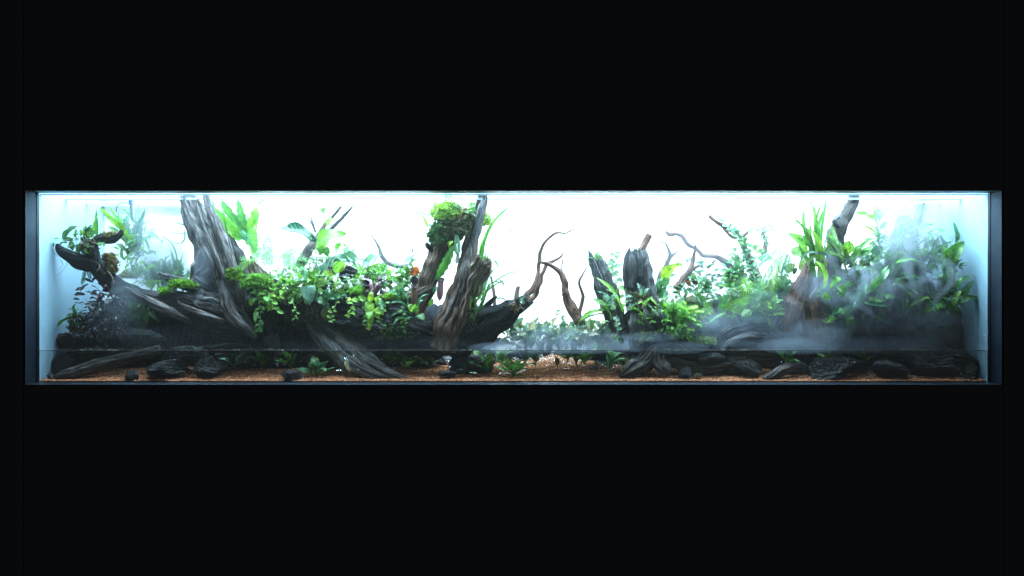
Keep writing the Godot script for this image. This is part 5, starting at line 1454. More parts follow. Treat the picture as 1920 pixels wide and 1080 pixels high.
# ---------------------------------------------------------------- plants of the right third
func build_plants_right() -> void:
	var up := Vector3(0, 1, 0.5)
	var face := Vector3(0, 0.5, 1)
	var o := plant("creeper", "pale washed leaves creeping over the tip of the leaning stump", "creeper", 1120, 490, .16)
	leaves(o, "round", "pale", .16, [[1112, 486, 1104, 478, 10], [1118, 488, 1118, 474, 9], [1128, 500, 1132, 486, 12], [1124, 492, 1128, 480, 9], [1132, 508, 1140, 498, 10], [1110, 494, 1104, 490, 8], [1136, 512, 1142, 504, 9]], face)
	o = plant("creeper", "pale hazy climbers between the leaning stump and the twin spired stump", "creeper", 1155, 560, .3)
	vine(o, "round", "pale", [[1150, 570, .3], [1146, 530, .3], [1154, 490, .3], [1152, 462, .3]], 7, 13, .8)
	vine(o, "round", "pale", [[1164, 580, .31], [1160, 540, .31], [1150, 510, .31], [1138, 494, .31]], 7, 12, .8)
	vine(o, "lance", "pale", [[1250, 560, .3], [1256, 520, .3], [1252, 488, .3]], 8, 14, .4)
	o = plant("strap_fern", "arching lime strap leaf with companions in front of the leaning stump", "fern", 1160, 590, .1)
	leaves(o, "strap", "lime", .1, [[1168, 584, 1114, 519, 13, .02]], Vector3(0.3, 1, 0.5))
	leaves(o, "wavy", "fresh", .12, [[1150, 612, 1108, 556, 12], [1140, 580, 1085, 604, 13, .0], [1148, 600, 1122, 560, 10], [1136, 588, 1082, 612, 8, .0]], up)
	leaves(o, "strap", "silver", .12, [[1146, 560, 1118, 546, 8], [1152, 548, 1120, 540, 8], [1140, 590, 1114, 556, 6]], up)
	for q in [[1150, 570, 1122, 548, 16], [1152, 566, 1162, 534, 14], [1148, 574, 1112, 566, 16], [1160, 566, 1176, 540, 14]]:
		blade(o, "fern", "silver" if q[4] > 15 else "lime", P(q[0], q[1], .12), P(q[2], q[3], .1), q[4] * S(.12), up, "frond")
	o = plant("button_vine", "string of button leaves hanging over the dark wood to the waterline", "vine", 1158, 570, .06)
	leaves(o, "round", "silver", .06, [[1152, 594, 1161, 604, 10], [1152, 612, 1162, 604, 10], [1157, 622, 1168, 616, 9], [1152, 636, 1161, 628, 7], [1160, 632, 1168, 644, 10], [1143, 556, 1137, 566, 10], [1146, 562, 1156, 552, 9], [1140, 572, 1150, 564, 9], [1146, 580, 1150, 566, 10], [1138, 552, 1132, 562, 8]], face)
	part("stem", cord([P(1150, 552, .06), P(1154, 580, .058), P(1158, 605, .056), P(1160, 625, .056), P(1166, 650, .056)], .0008, .0005), M.stem, o)
	o = plant("orchid", "small orchid with brown roots perched on the twin spired stump", "orchid", 1200, 560, .09)
	leaves(o, "lance", "silver", .09, [[1192, 560, 1166, 558, 10, .01], [1194, 568, 1175, 579, 10, .02], [1198, 556, 1204, 540, 6], [1206, 554, 1194, 530, 8], [1206, 560, 1222, 542, 8], [1196, 562, 1180, 566, 6], [1192, 566, 1166, 570, 6], [1204, 560, 1200, 546, 6]], up)
	leaves(o, "wavy", "lime", .08, [[1206, 576, 1224, 556, 12], [1208, 574, 1196, 570, 8], [1220, 560, 1232, 572, 7]], up)
	roots(o, [[1200, 560, 1206, 568, 1203, 578], [1202, 560, 1194, 568, 1198, 576], [1204, 562, 1212, 570, 1208, 578], [1206, 578, 1207, 586, 1206, 592]], .08, .0008)
	moss("moss", "brown moss fringe under the orchid on the twin spired stump", 1198, 556, .095, 18, 7, .012, 220, 4, [Color(.10, .08, .03), Color(.16, .12, .05), Color(.08, .11, .03)], 0.9)
	o = plant("bright_leaf_plant", "plant with one big glowing yellow green leaf right of the pale forked stem", "plant", 1246, 560, .16)
	blade(o, "oval", "lime", P(1238, 526, .16), P(1278, 494, .14), 21 * S(.16), Vector3(-0.3, 0.6, 1), "leaf", 1)
	leaves(o, "oval", "cool", .15, [[1238, 548, 1230, 526, 14], [1236, 560, 1250, 538, 14], [1244, 540, 1256, 518, 14], [1234, 550, 1238, 520, 10]], face)
	leaves(o, "oval", "silver", .16, [[1236, 560, 1232, 530, 16], [1246, 566, 1244, 540, 14]], face)
	o = plant("crested_fern", "mass of broad ruffled green ferns in the mist right of the twin spired stump", "fern", 1250, 640, .1)
	leaves(o, "wavy", "fresh", .1, [[1230, 600, 1200, 602, 18, .02], [1214, 588, 1168, 584, 12, .02], [1228, 594, 1192, 590, 12, .02], [1256, 600, 1264, 566, 22, .0], [1250, 590, 1230, 562, 18], [1270, 600, 1246, 566, 16], [1276, 606, 1296, 580, 18], [1262, 606, 1256, 634, 12, .02], [1280, 618, 1294, 640, 14, .02], [1246, 604, 1222, 582, 14], [1240, 596, 1252, 554, 16], [1240, 610, 1208, 606, 12, .02]], up)
	leaves(o, "wavy", "lime", .09, [[1268, 588, 1272, 568, 20], [1280, 590, 1310, 574, 14], [1290, 596, 1322, 584, 12], [1276, 626, 1292, 642, 14]], up)
	bush(o, "lance", "fresh", 1270, 602, 52, 30, .09, .04, 130, 17, .5, .1, 10)
	for i in 30:
		var fx := rng.randf_range(1195, 1340)
		blade(o, "fern", ["fresh", "lime", "silver"][i % 3], P(fx, 610, .1), P(fx + rng.randf_range(-34, 34), rng.randf_range(560, 600), .08 + rng.randf_range(-.03, .04)), 30 * S(.1), up, "frond")
	bush(o, "heart", "mid", 1286, 618, 36, 22, .13, .03, 50, 13, .7, .2, 4)
	bush(o, "lance", "lime", 1300, 586, 36, 16, .12, .03, 44, 13, .5, 0, 5)
	o = plant("leafy_shrub", "mixed dark and bright leaved shrub under the snaking reddish branch", "shrub", 1310, 590, .2)
	bush(o, "oval", "cool", 1310, 545, 42, 26, .2, .05, 80, 16, .6, 0, 10)
	bush(o, "oval", "deep", 1326, 520, 30, 24, .23, .04, 36, 15, .55, 0, 6)
	bush(o, "lance", "pale", 1290, 560, 46, 18, .16, .03, 40, 14, .45, .1, 4)
	leaves(o, "oval", "rust", .17, [[1300, 532, 1306, 522, 14], [1288, 534, 1296, 526, 12]], face)
	leaves(o, "heart", "deep", .17, [[1318, 545, 1326, 526, 16], [1322, 548, 1316, 532, 14]], face)
	part("flower", rocks[1], mat(lin(.62, .55, .42), .7), o, Transform3D(Basis.from_scale(Vector3(8, 8, 8) * S(.12)), P(1296, 559, .13)))
	roots(o, [[1290, 590, 1300, 540, 1290, 500], [1320, 590, 1316, 540, 1313, 502]], .2, .0011, M.stem)
	o = plant("grey_leaf_sprig", "thin sprig with grey drooping leaf beside the short brown branch", "plant", 1312, 530, .21)
	leaves(o, "oval", "silver", .21, [[1306, 490, 1318, 502, 9], [1302, 494, 1290, 484, 8]], face)
	vine(o, "oval", "cool", [[1313, 530, .21], [1312, 505, .21], [1318, 486, .21]], 7, 9, .6)
	vine(o, "lance", "mid", [[1270, 500, .22], [1284, 490, .22], [1300, 488, .22]], 6, 10, .5)
	o = plant("creeper", "creeping green leaves wound round the reddish branch with the rounded tip", "creeper", 1400, 500, .2)
	vine(o, "oval", "cool", [[1420, 540, .19], [1410, 500, .2], [1396, 470, .21], [1388, 448, .21], [1368, 428, .21], [1348, 412, .21]], 5, 13, .75)
	vine(o, "oval", "mid", [[1392, 452, .2], [1404, 462, .2], [1420, 472, .2], [1432, 480, .2], [1436, 488, .2]], 4.5, 14, .75)
	vine(o, "oval", "cool", [[1432, 480, .22], [1436, 456, .22], [1430, 440, .22], [1444, 430, .22]], 6, 11, .75)
	vine(o, "oval", "pale", [[1404, 436, .24], [1424, 428, .24], [1446, 424, .24]], 5, 12, .75)
	bush(o, "oval", "cool", 1384, 510, 26, 28, .2, .03, 60, 14, .7, 0, 6)
	bush(o, "oval", "mid", 1374, 524, 18, 16, .17, .03, 36, 14, .7, .2, 4)
	bush(o, "round", "pale", 1390, 482, 30, 16, .26, .04, 40, 11, .85, 0, 4)
	leaves(o, "oval", "deep", .17, [[1392, 444, 1396, 456, 12], [1370, 510, 1362, 524, 12], [1378, 530, 1366, 540, 13], [1400, 516, 1388, 526, 12]], face)
	o = plant("grey_leaf_sprig", "upright dull grey lance leaf standing between creeper and palm fronds", "plant", 1385, 545, .13)
	leaves(o, "lance", "silver", .13, [[1378, 540, 1397, 514, 12, 0]], face)
	var n := 0
	for q in [[1372, 552, "pale net leaves fanning out under the grey lance leaf", [[1384, 540, 1362, 562, 24], [1394, 534, 1384, 560, 22], [1370, 556, 1368, 584, 16], [1400, 540, 1420, 556, 22], [1386, 548, 1410, 546, 20]]], [1420, 595, "pale net leaves low in the mist beside the mossy boulder", [[1424, 576, 1396, 602, 30], [1412, 584, 1424, 606, 24], [1430, 580, 1440, 596, 20], [1410, 580, 1392, 594, 16]]], [1440, 560, "pale net leaves below the palm fronds", [[1450, 562, 1422, 576, 22], [1444, 548, 1424, 562, 20], [1438, 540, 1446, 560, 18]]]]:
		o = plant("lace_leaf_plant", q[2], "lace leaf plant", q[0], q[1], .1, "plants with net leaves in the right mist")
		leaves(o, "lace", "pale", .1, q[3], face)
		n += 1
	o = plant("lime_fern", "lime yellow ruffled fern glowing in the mist left of the buttress root", "fern", 1445, 585, .1)
	leaves(o, "wavy", "lime", .1, [[1436, 578, 1432, 548, 18], [1440, 584, 1458, 552, 14], [1444, 588, 1470, 562, 15], [1440, 590, 1472, 580, 15], [1444, 592, 1470, 590, 12, .02], [1436, 590, 1418, 572, 14], [1440, 580, 1424, 560, 12], [1430, 586, 1412, 560, 10], [1438, 590, 1440, 566, 20], [1440, 600, 1446, 582, 10], [1444, 612, 1440, 594, 8]], up)
	bush(o, "lance", "lime", 1444, 578, 24, 16, .1, .025, 40, 12, .5, 0, 4)
	o = plant("palm_fern", "pale feathery palm like fronds drooping left of the spiky grass plant", "palm", 1482, 500, .15)
	for q in [[1478, 466, 1424, 536, 22, .03], [1476, 468, 1440, 560, 26, .04], [1480, 462, 1414, 510, 22, .02], [1478, 466, 1462, 512, 24, .03], [1482, 462, 1456, 480, 18, .0], [1480, 458, 1450, 462, 18, -.02], [1484, 462, 1500, 440, 18, -.03], [1484, 466, 1466, 540, 20, .04]]:
		blade(o, "palm", ["pale", "silver"][rng.randi() % 2] if q[1] != 458 else "rust", P(q[0], q[1], .15), P(q[2], q[3], .15 - q[5]), q[4] * S(.15), Vector3(-.2, 1, .6), "frond")
	roots(o, [[1484, 508, 1482, 485, 1478, 466], [1480, 510, 1470, 496, 1460, 484], [1486, 508, 1490, 484, 1484, 462]], .14, .0016, M.wood_red)
	o = plant("pale_leaf_plant", "broad pale mottled leaves behind the palm like fronds", "plant", 1490, 500, .18)
	leaves(o, "oval", "pale", .18, [[1480, 468, 1506, 482, 20, 0], [1500, 508, 1514, 480, 16], [1474, 512, 1490, 494, 16]], face)
	bush(o, "oval", "deep", 1470, 530, 30, 22, .19, .04, 36, 15, .5, .1, 5)
	moss("moss", "misty green moss on the bank below the palm like fronds", 1460, 545, .16, 34, 22, .04, 600, 6, [Color(.06, .14, .05), Color(.1, .2, .07)], 0.7)
	o = plant("spiky_grass_plant", "tall spiky grass plant fanning up left of the large smooth brown branch", "grass", 1536, 490, .12)
	arcs(o, "blade", .13, [[1534, 484, 1517, 364, 8, .04], [1536, 484, 1550, 370, 9, -.02], [1540, 480, 1546, 392, 10], [1538, 482, 1528, 390, 9], [1532, 484, 1508, 396, 8], [1530, 484, 1490, 408, 7], [1542, 482, 1560, 420, 8], [1536, 480, 1540, 380, 9], [1530, 478, 1506, 392, 6], [1536, 486, 1520, 420, 12], [1542, 484, 1556, 400, 6], [1528, 470, 1500, 404, 5], [1534, 470, 1526, 382, 6]])
	arcs(o, "fresh", .11, [[1526, 500, 1496, 448, 8], [1520, 460, 1478, 442, 5], [1530, 500, 1522, 430, 12], [1536, 520, 1524, 432, 14], [1528, 520, 1520, 440, 10]])
	arcs(o, "silver", .1, [[1556, 424, 1570, 460, 7, -.05], [1534, 474, 1554, 486, 6, -.2], [1536, 478, 1518, 508, 7, .3], [1536, 476, 1500, 488, 6, .25], [1530, 490, 1552, 500, 6, -.2]])
	arcs(o, "blade", .16, [[1510, 430, 1452, 377, 1.6, 0], [1516, 434, 1480, 412, 3, .1], [1612, 446, 1598, 424, 2.6, -.1]])
	leaves(o, "strap", "lime", .1, [[1546, 540, 1526, 488, 14, .01]], face)
	o = plant("strap_fern", "single broad bright green strap leaf left of the spiky grass plant", "fern", 1508, 480, .11)
	blade(o, "wavy", "fresh", P(1514, 478, .12), P(1472, 434, .11), 20 * S(.12), Vector3(.2, .5, 1), "leaf", 1)
	blade(o, "strap", "blade", P(1522, 462, .13), P(1484, 440, .13), 6 * S(.12), face)
	leaves(o, "strap", "mid", .12, [[1524, 466, 1494, 448, 7]], face)
	o = plant("ribbed_leaf_plant", "round glossy ribbed leaf with straps just right of the large brown branch", "plant", 1600, 495, .13)
	leaves(o, "round", "fresh", .12, [[1584, 476, 1592, 450, 22], [1588, 486, 1578, 470, 14]], face)
	leaves(o, "strap", "fresh", .13, [[1596, 480, 1640, 448, 9, .0], [1598, 482, 1640, 460, 8, .0], [1600, 470, 1624, 462, 10], [1598, 490, 1614, 470, 12]], face)
	leaves(o, "oval", "mid", .12, [[1592, 492, 1604, 478, 14], [1586, 490, 1600, 488, 14], [1606, 484, 1630, 470, 10], [1610, 492, 1632, 484, 10]], face)
	leaves(o, "oval", "silver", .11, [[1634, 476, 1656, 464, 18, .01], [1628, 490, 1640, 478, 10], [1620, 486, 1636, 480, 8]], face)
	bush(o, "lance", "fresh", 1618, 484, 36, 14, .14, .03, 50, 14, .4, .1, 5)
	bush(o, "oval", "deep", 1600, 494, 26, 10, .13, .03, 26, 14, .5, .2, 3)
	leaves(o, "strap", "lime", .2, [[1592, 402, 1588, 372, 5], [1588, 400, 1582, 376, 6]], face)
	o = plant("stalk_plant", "pale green stalk plant with drooping whorl leaves in the upper right mist", "plant", 1646, 480, .2)
	leaves(o, "lance", "lime", .2, [[1640, 412, 1600, 398, 8, .0], [1644, 412, 1636, 388, 16, .0], [1648, 414, 1656, 392, 7], [1644, 416, 1622, 402, 10], [1650, 430, 1664, 416, 8], [1646, 440, 1614, 420, 6], [1648, 440, 1636, 424, 8]], face)
	leaves(o, "strap", "fresh", .19, [[1646, 456, 1620, 440, 6], [1650, 458, 1676, 444, 7], [1648, 456, 1632, 434, 5], [1650, 460, 1668, 432, 6]], up)
	bush(o, "lance", "fresh", 1648, 448, 22, 18, .2, .03, 40, 15, .3, .1, 4)
	part("stem", cord([P(1648, 490, .2), P(1648, 450, .2), P(1643, 408, .2), P(1638, 380, .2)], .0024, .0012), M.stem, o)
	o = plant("vine_sprig", "small vine with lime leaves beside the short grey post", "vine", 1712, 420, .21)
	leaves(o, "oval", "lime", .2, [[1716, 410, 1716, 398, 12], [1718, 394, 1712, 384, 9], [1712, 380, 1706, 374, 6], [1716, 386, 1724, 376, 7]], face)
	part("stem", cord([P(1708, 440, .21), P(1714, 410, .2), P(1712, 390, .2), P(1710, 376, .2)], .001, .0006), M.stem, o)
	o = plant("drooping_leaf_plant", "wide drooping strap leaves in the thick mist below the short grey post", "plant", 1710, 500, .15)
	leaves(o, "strap", "cool", .15, [[1722, 434, 1750, 420, 12], [1726, 422, 1750, 422, 10, .0], [1738, 440, 1776, 440, 15, .0], [1716, 422, 1684, 420, 10], [1724, 440, 1754, 452, 12], [1710, 440, 1692, 452, 12], [1730, 450, 1760, 468, 12], [1716, 460, 1680, 480, 12]], Vector3(0, 1, .7))
	leaves(o, "strap", "silver", .14, [[1720, 500, 1740, 440, 10], [1736, 510, 1756, 460, 12], [1700, 520, 1690, 470, 10]], face)
	bush(o, "strap", "cool", 1744, 480, 30, 30, .15, .03, 40, 26, .22, .1, 6)
	o = plant("bamboo_leaf_plant", "long jointed stems with narrow leaves crossing the right hand mist", "plant", 1610, 640, .06)
	leaves(o, "lance", "fresh", .06, [[1676, 496, 1726, 494, 9, .0], [1698, 488, 1726, 496, 7, .0]], Vector3(0, 1, .4))
	leaves(o, "lance", "cool", .06, [[1622, 552, 1672, 494, 15, .0], [1604, 576, 1622, 520, 11, .0], [1618, 568, 1672, 578, 9, .02], [1580, 596, 1604, 560, 8, .0], [1590, 612, 1592, 596, 14], [1560, 590, 1582, 572, 8]], face)
	leaves(o, "strap", "silver", .06, [[1720, 524, 1682, 524, 5, .0]], up)
	roots(o, [[1588, 640, 1606, 596, 1622, 548, 1640, 520], [1566, 600, 1584, 584, 1604, 560], [1560, 622, 1586, 620, 1596, 600], [1640, 556, 1662, 566, 1668, 588]], .07, .0011, M.stem)
	o = plant("climbing_leaf_plant", "few broad glossy leaves on thin stems in front of the misty brown branch", "plant", 1565, 600, .06)
	leaves(o, "oval", "fresh", .06, [[1560, 532, 1578, 520, 11, .0], [1552, 548, 1546, 562, 13], [1568, 536, 1584, 552, 16, .0], [1560, 562, 1540, 556, 10], [1574, 580, 1584, 590, 13], [1598, 590, 1586, 600, 14], [1556, 540, 1560, 528, 10], [1570, 548, 1582, 556, 16]], face)
	roots(o, [[1562, 580, 1560, 556, 1564, 530], [1562, 580, 1552, 568, 1540, 552], [1574, 580, 1578, 560, 1570, 540]], .065, .0009, M.stem)
	bush(o, "lance", "deep", 1640, 512, 60, 26, .14, .04, 50, 16, .35, .2, 8)
	o = plant("fern", "dense dark green fern thicket half swallowed by the right hand mist", "fern", 1690, 600, .15)
	bush(o, "lance", "fresh", 1700, 470, 60, 40, .17, .05, 110, 24, .28, .15, 8)
	bush(o, "strap", "mid", 1690, 540, 80, 50, .14, .05, 90, 34, .18, .25, 8)
	bush(o, "lance", "mid", 1600, 560, 60, 50, .14, .04, 80, 22, .35, .25, 6)
	for i in 60:
		var fx := rng.randf_range(1550, 1790)
		var fy := rng.randf_range(470, 620)
		blade(o, "fern" if i % 2 else "sword", "fresh" if i % 3 else "mid", P(fx, fy, .13), P(fx + rng.randf_range(-50, 50), fy - rng.randf_range(-26, 44), .1 + rng.randf_range(-.03, .04)), 32 * S(.13), up, "frond")
	for i in 34:
		var gx := rng.randf_range(1570, 1790)
		var gy := rng.randf_range(470, 610)
		arcs(o, ["fresh", "blade", "lime", "cool"], .11, [[gx, gy, gx + rng.randf_range(-50, 50), gy - rng.randf_range(20, 62), rng.randf_range(3.0, 7.0), rng.randf_range(-.25, .25)]])
	o = plant("fern", "bright fern fringe on the bank between creeper and palm like fronds", "fern", 1420, 590, .15)
	for i in 44:
		var fx := rng.randf_range(1330, 1500)
		blade(o, "fern", ["fresh", "lime", "silver"][i % 3], P(fx, 590, .14), P(fx + rng.randf_range(-40, 40), rng.randf_range(520, 590), .12 + rng.randf_range(-.03, .05)), 32 * S(.13), up, "frond")
	bush(o, "lance", "fresh", 1400, 570, 60, 30, .16, .04, 80, 17, .45, .1, 6)
	o = plant("large_leaf_fern", "big dark green pointed leaves against the right wall above a red brown post", "fern", 1780, 560, .12)
	leaves(o, "lance", "mid", .1, [[1766, 500, 1808, 452, 24, .01], [1772, 520, 1800, 466, 22, .0], [1776, 540, 1782, 494, 18], [1768, 510, 1766, 460, 14]], Vector3(-.3, .6, 1))
	leaves(o, "wavy", "cool", .15, [[1794, 452, 1787, 415, 8, .0], [1792, 460, 1796, 432, 8], [1764, 480, 1774, 450, 12], [1760, 490, 1756, 446, 12], [1748, 500, 1758, 440, 10], [1770, 480, 1762, 440, 9]], face)
	leaves(o, "strap", "silver", .1, [[1752, 498, 1740, 480, 10], [1756, 490, 1746, 470, 8], [1760, 494, 1744, 496, 8]], face)
	part("stem", cord([P(1790, 560, .09), P(1789, 530, .09), P(1790, 508, .09)], .004, .003, 8), M.wood_red, o)
	o = plant("whorl_leaf_plant", "small dark whorl of leaves topping the red brown post by the right wall", "plant", 1796, 504, .08)
	leaves(o, "lance", "deep", .08, [[1796, 500, 1814, 492, 8], [1796, 502, 1812, 500, 7], [1794, 498, 1806, 486, 5], [1794, 504, 1782, 508, 8], [1796, 506, 1786, 514, 7], [1796, 502, 1806, 510, 6], [1790, 500, 1790, 486, 3]], up)
	o = plant("strap_fern", "glossy green fern reaching right towards the glass, its last leaf tip curling down", "fern", 1800, 600, .07)
	leaves(o, "wavy", "mid", .07, [[1792, 572, 1838, 560, 14, .01], [1796, 564, 1842, 560, 12, .0], [1824, 562, 1846, 576, 6, .0], [1802, 530, 1828, 518, 8, .0], [1806, 556, 1818, 534, 14], [1796, 540, 1806, 520, 14], [1790, 560, 1780, 530, 16], [1786, 574, 1802, 544, 14], [1800, 548, 1816, 540, 8]], up)
	leaves(o, "strap", "silver", .065, [[1812, 540, 1826, 526, 12, .01], [1778, 570, 1788, 550, 8], [1776, 566, 1782, 552, 6]], face)
	bush(o, "lance", "deep", 1774, 560, 24, 34, .11, .04, 60, 20, .35, .2, 6)
	bush(o, "lance", "deep", 1744, 600, 34, 34, .12, .04, 40, 18, .35, .3, 4)
	moss("moss", "lime green moss on the misty boulder near the waterline right of centre", 1214, 632, .09, 18, 12, .03, 420, 4.5, [Color(.16, .24, .08), Color(.24, .3, .12), Color(.08, .14, .04)], 0.7)
	moss("moss", "pale moss cushion at the waterline left of the arching bark", 1322, 640, .09, 16, 8, .03, 320, 4.5, [Color(.28, .36, .14), Color(.2, .3, .1)], 0.7)
	moss("moss", "soft green moss on the slope behind the arching bark", 1420, 620, .14, 30, 18, .04, 420, 5, [Color(.08, .16, .06), Color(.14, .22, .09)], 0.8)

# ---------------------------------------------------------------- plants rooted in the gravel, under water
func build_water_plants() -> void:
	var where := "under water"
	var list := [
		[452, 690, .13, 6, 28, "small dark green plant left of the low leaves under the hanging vine"],
		[492, 690, .12, 7, 30, "dark green lance leaved plant below the hanging vine"],
		[545, 690, .11, 8, 32, "spreading green plant behind the small dark rock by the glass"],
		[592, 708, .07, 9, 40, "large green plant left of the slanting planks, nearest the glass"],
		[656, 706, .05, 9, 38, "green plant growing in front of the slanting planks"],
		[730, 690, .12, 6, 30, "green plant just right of the slanting planks"],
		[764, 694, .1, 8, 34, "bushy green plant between planks and lone flat stone"],
		[806, 690, .13, 6, 28, "olive green plant in the shade behind the lone flat stone"],
		[868, 690, .12, 6, 36, "dark plant with one broad leaf over the foot of the centre trunk"],
		[915, 698, .09, 7, 38, "bright green plant with tall leaves below the rising dark log"],
		[962, 706, .06, 9, 42, "bushiest green plant on the gravel left of the open middle"],
		[1004, 686, .13, 8, 34, "green plant at the back of the gravel mound's left side"],
		[1030, 680, .16, 7, 28, "small green plant on the crest of the gravel mound"],
		[1064, 680, .15, 8, 30, "yellow green plant on the right of the gravel mound's crest"],
		[1096, 684, .12, 7, 28, "green plant right of the gravel mound beside a pale flower"],
		[1144, 694, .07, 9, 38, "broad leaved plant standing alone left of the black roots"],
		[1394, 690, .1, 8, 34, "green plant growing above the lying black root"],
		[1474, 692, .08, 8, 38, "green plant over the short brown root on the right"],
		[1620, 680, .12, 7, 34, "yellow green plant behind the brownish small rock on the right"]]
	var more := ["behind the angular rock", "in shade left of the planks", "behind the planks", "in the dark gap right of the planks", "behind the bushy plant", "in the dark under the centre trunk", "behind the tall leaved plant", "between bushiest plant and mound", "at the left rim of the mound", "on the mound's back edge", "behind the yellow green plant", "behind the broad leaved plant", "left of the black roots' top", "between lying root and short root", "behind the largest rock", "left of the log end"]
	var mx := [438, 520, 625, 706, 745, 838, 900, 940, 985, 1045, 1082, 1118, 1168, 1432, 1560, 1660]
	for i in more.size():
		list.append([mx[i], 692 - 4 * (i % 3), .13 + .015 * (i % 4), 7, 34 + 3 * (i % 3), "plant at the back " + more[i]])
	for i in list.size():
		var q: Array = list[i]
		var o := plant("water_plant", q[5] + ", " + where, "water plant", q[0], q[1], q[2], "green plants rooted under water")
		rosette(o, "petiole", ["water", "mid", "fresh", "cool"][i % 4], q[0], q[1], q[2], q[3] + 2, q[4] * 1.15, .33, 18, 78)
		rosette(o, "petiole", "water", q[0], q[1], q[2], 4, q[4] * .8, .34, 0, 35)
		if i % 3 == 1: rosette(o, "petiole", "olive", q[0], q[1], q[2], 3, q[4] * .8, .34, 40, 80)
	var k := 0
	for q in [[971, 702, 976, 708, "single fallen green leaf on the gravel below the bushiest plant"], [934, 690, 944, 687, "fallen pale leaf lying left of the bushiest plant"], [896, 700, 880, 698, "thin pale leaf litter beside the grey pebble"]]:
		var o := plant("fallen_leaf", q[4], "leaf", q[0], q[1], .045)
		blade(o, "heart" if k == 0 else "lance", "fresh" if k == 0 else "silver", P(q[0], q[1], .045), P(q[2], q[3], .035), (9 if k == 0 else 4) * S(.04), Vector3(0, .5, 1))
		k += 1

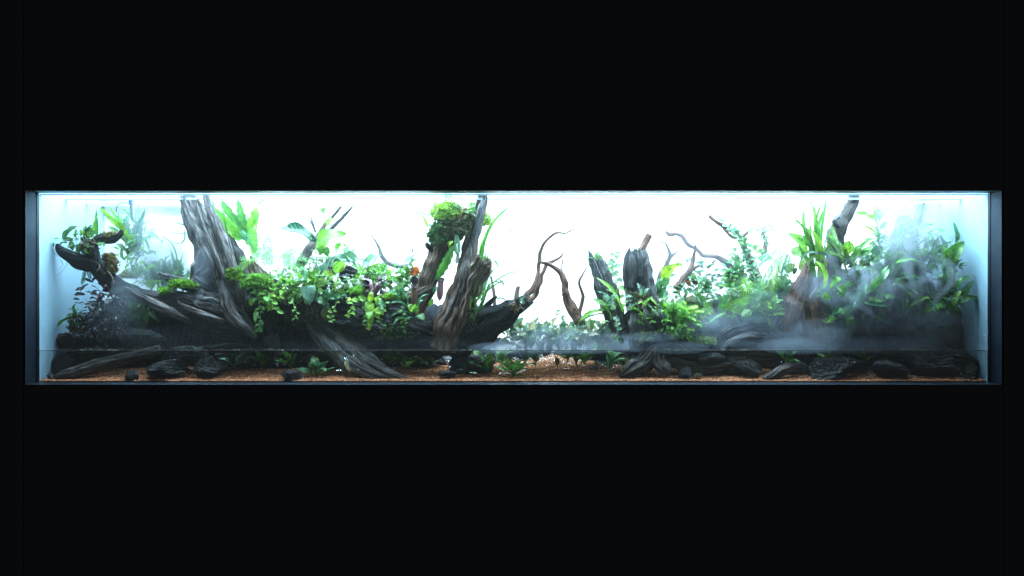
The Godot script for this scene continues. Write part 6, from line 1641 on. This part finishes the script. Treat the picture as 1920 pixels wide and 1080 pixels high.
# ---------------------------------------------------------------- mist
func build_mist() -> void:
	var o := thing("mist", "bright mist plume drifting down left of the tall grey trunk", "mist", P(290, 470, .2), "", "stuff")
	for q in [[268, 430, .2, 26, 70, .09, 3.0], [300, 450, .2, 36, 60, .1, 3.0], [322, 500, .2, 44, 50, .1, 2.5], [272, 500, .14, 30, 44, .07, 3.0], [250, 540, .1, 40, 40, .06, 2.0], [232, 570, .08, 40, 36, .05, 1.5], [340, 470, .25, 40, 70, .08, 2.0], [220, 600, .08, 60, 40, .05, 1.2], [384, 500, .09, 20, 40, .05, 1.6]]:
		wisp(o, q[0], q[1], q[2], q[3], q[4], q[5], q[6])
	o = thing("mist", "thick swirling mist pouring over the right end of the planting", "mist", P(1680, 560, .1), "", "stuff")
	rng.seed = 404
	for i in 26:
		var x := 1500 + 280 * rng.randf()
		var y := lerpf(520, 650, pow(rng.randf(), 0.8))
		var r := rng.randf_range(18, 50)
		wisp(o, x, y, rng.randf_range(.05, .14), r * rng.randf_range(.9, 1.8), r * rng.randf_range(.5, .9), r * .0012, rng.randf_range(.6, 2.2))
	for k in 26:
		# a streamer: small puffs strung along a curling path, swelling and thinning as they rise
		var x := rng.randf_range(1580, 1775)
		var y := rng.randf_range(500, 634)
		var t := rng.randf_range(.03, .14)
		var a := rng.randf_range(0.9, 2.2)
		for i in 13:
			var f := i / 12.0
			var r := lerpf(4.5, 14, f) * rng.randf_range(.8, 1.25)
			wisp(o, x, y, t, r * 1.5, r * 0.75, r * .0015, lerpf(7.0, 2.2, f), a)
			x += cos(a) * r * 1.05
			y -= sin(a) * r * 1.05
			t = clampf(t + rng.randf_range(-.008, .008), .025, .2)
			a += 0.75 * nz.get_noise_2d(x * 0.018 + k * 3.0, y * 0.018) + 0.06
			x = clampf(x, 1560, 1795)
			y = clampf(y, 385, 636)
	for q in [[1690, 420, .14, 50, 56, .07, 4.0], [1700, 450, .07, 46, 40, .05, 3.0], [1720, 464, .13, 38, 40, .07, 3.0], [1670, 480, .12, 50, 36, .06, 2.5], [1740, 420, .2, 50, 60, .08, 2.0], [1650, 400, .22, 60, 44, .1, 1.5], [1710, 520, .09, 60, 50, .06, 1.8], [1640, 580, .08, 110, 50, .07, 1.0], [1730, 610, .08, 80, 50, .07, 1.0], [1560, 530, .1, 44, 40, .06, 1.4], [1600, 646, .08, 180, 18, .08, 1.6]]:
		wisp(o, q[0], q[1], q[2], q[3], q[4], q[5], q[6])
	o = thing("mist", "pale mist lying on the water in front of the open middle and fern bank", "mist", P(1180, 640, .1), "", "stuff")
	for i in 64:
		var f := rng.randf()
		var x := lerpf(930, 1500, f)
		var y := 652 - 44 * pow(rng.randf(), 1.6) * (0.55 + 0.8 * smoothstep(1180.0, 1400.0, x))
		var r := rng.randf_range(10, 30)
		wisp(o, x, y, rng.randf_range(.03, .24), r * rng.randf_range(1.4, 3.2), r * rng.randf_range(.35, .8), r * .0016, rng.randf_range(1.0, 4.5))
	for q in [[1060, 648, .12, 150, 16, .12, 2.5], [1340, 616, .08, 70, 40, .07, 1.4], [1440, 590, .07, 70, 46, .06, 1.3]]:
		wisp(o, q[0], q[1], q[2], q[3], q[4], q[5], q[6])
	o = thing("mist", "thin haze hanging before the backlight behind all the plants", "mist", P(960, 520, .33), "", "stuff")
	for i in 11:
		wisp(o, 230 + i * 148, 500 + 20 * sin(i * 2.0), .33, 130, 90, .075, 1.5)
	for q in [[520, 470, .25, 150, 90, .08, 1.0], [1330, 500, .24, 180, 90, .08, 1.5], [700, 500, .28, 120, 70, .08, 1.0]]:
		wisp(o, q[0], q[1], q[2], q[3], q[4], q[5], q[6])
	o = thing("mist", "faint bluish vapour low over the water at the left", "mist", P(330, 620, .1), "", "stuff")
	for q in [[330, 634, .07, 150, 26, .06, .3], [560, 648, .06, 160, 12, .05, .2], [780, 644, .06, 130, 14, .05, .3]]:
		wisp(o, q[0], q[1], q[2], q[3], q[4], q[5], q[6])
	var nzl := thing("mist_nozzle", "small blue mist nozzle under the lid near the upper left corner", "nozzle", P(246, 390, .17))
	M.blue = mat(lin(.05, .12, .35), 0.4)
	part("cap", cord([P(246, 376, .17), P(246, 384, .17)], .0085, .0075, 12), M.blue, nzl)
	part("tube", cord([P(246, 384, .17), P(247, 400, .17), P(248, 412, .17)], .0045, .003, 10), M.seal, nzl)
	part("hose", cord([P(240, 381, .17), P(226, 380, .18), P(219, 388, .18), P(218, 398, .18)], .0015, .0015, 6), M.seal, nzl)
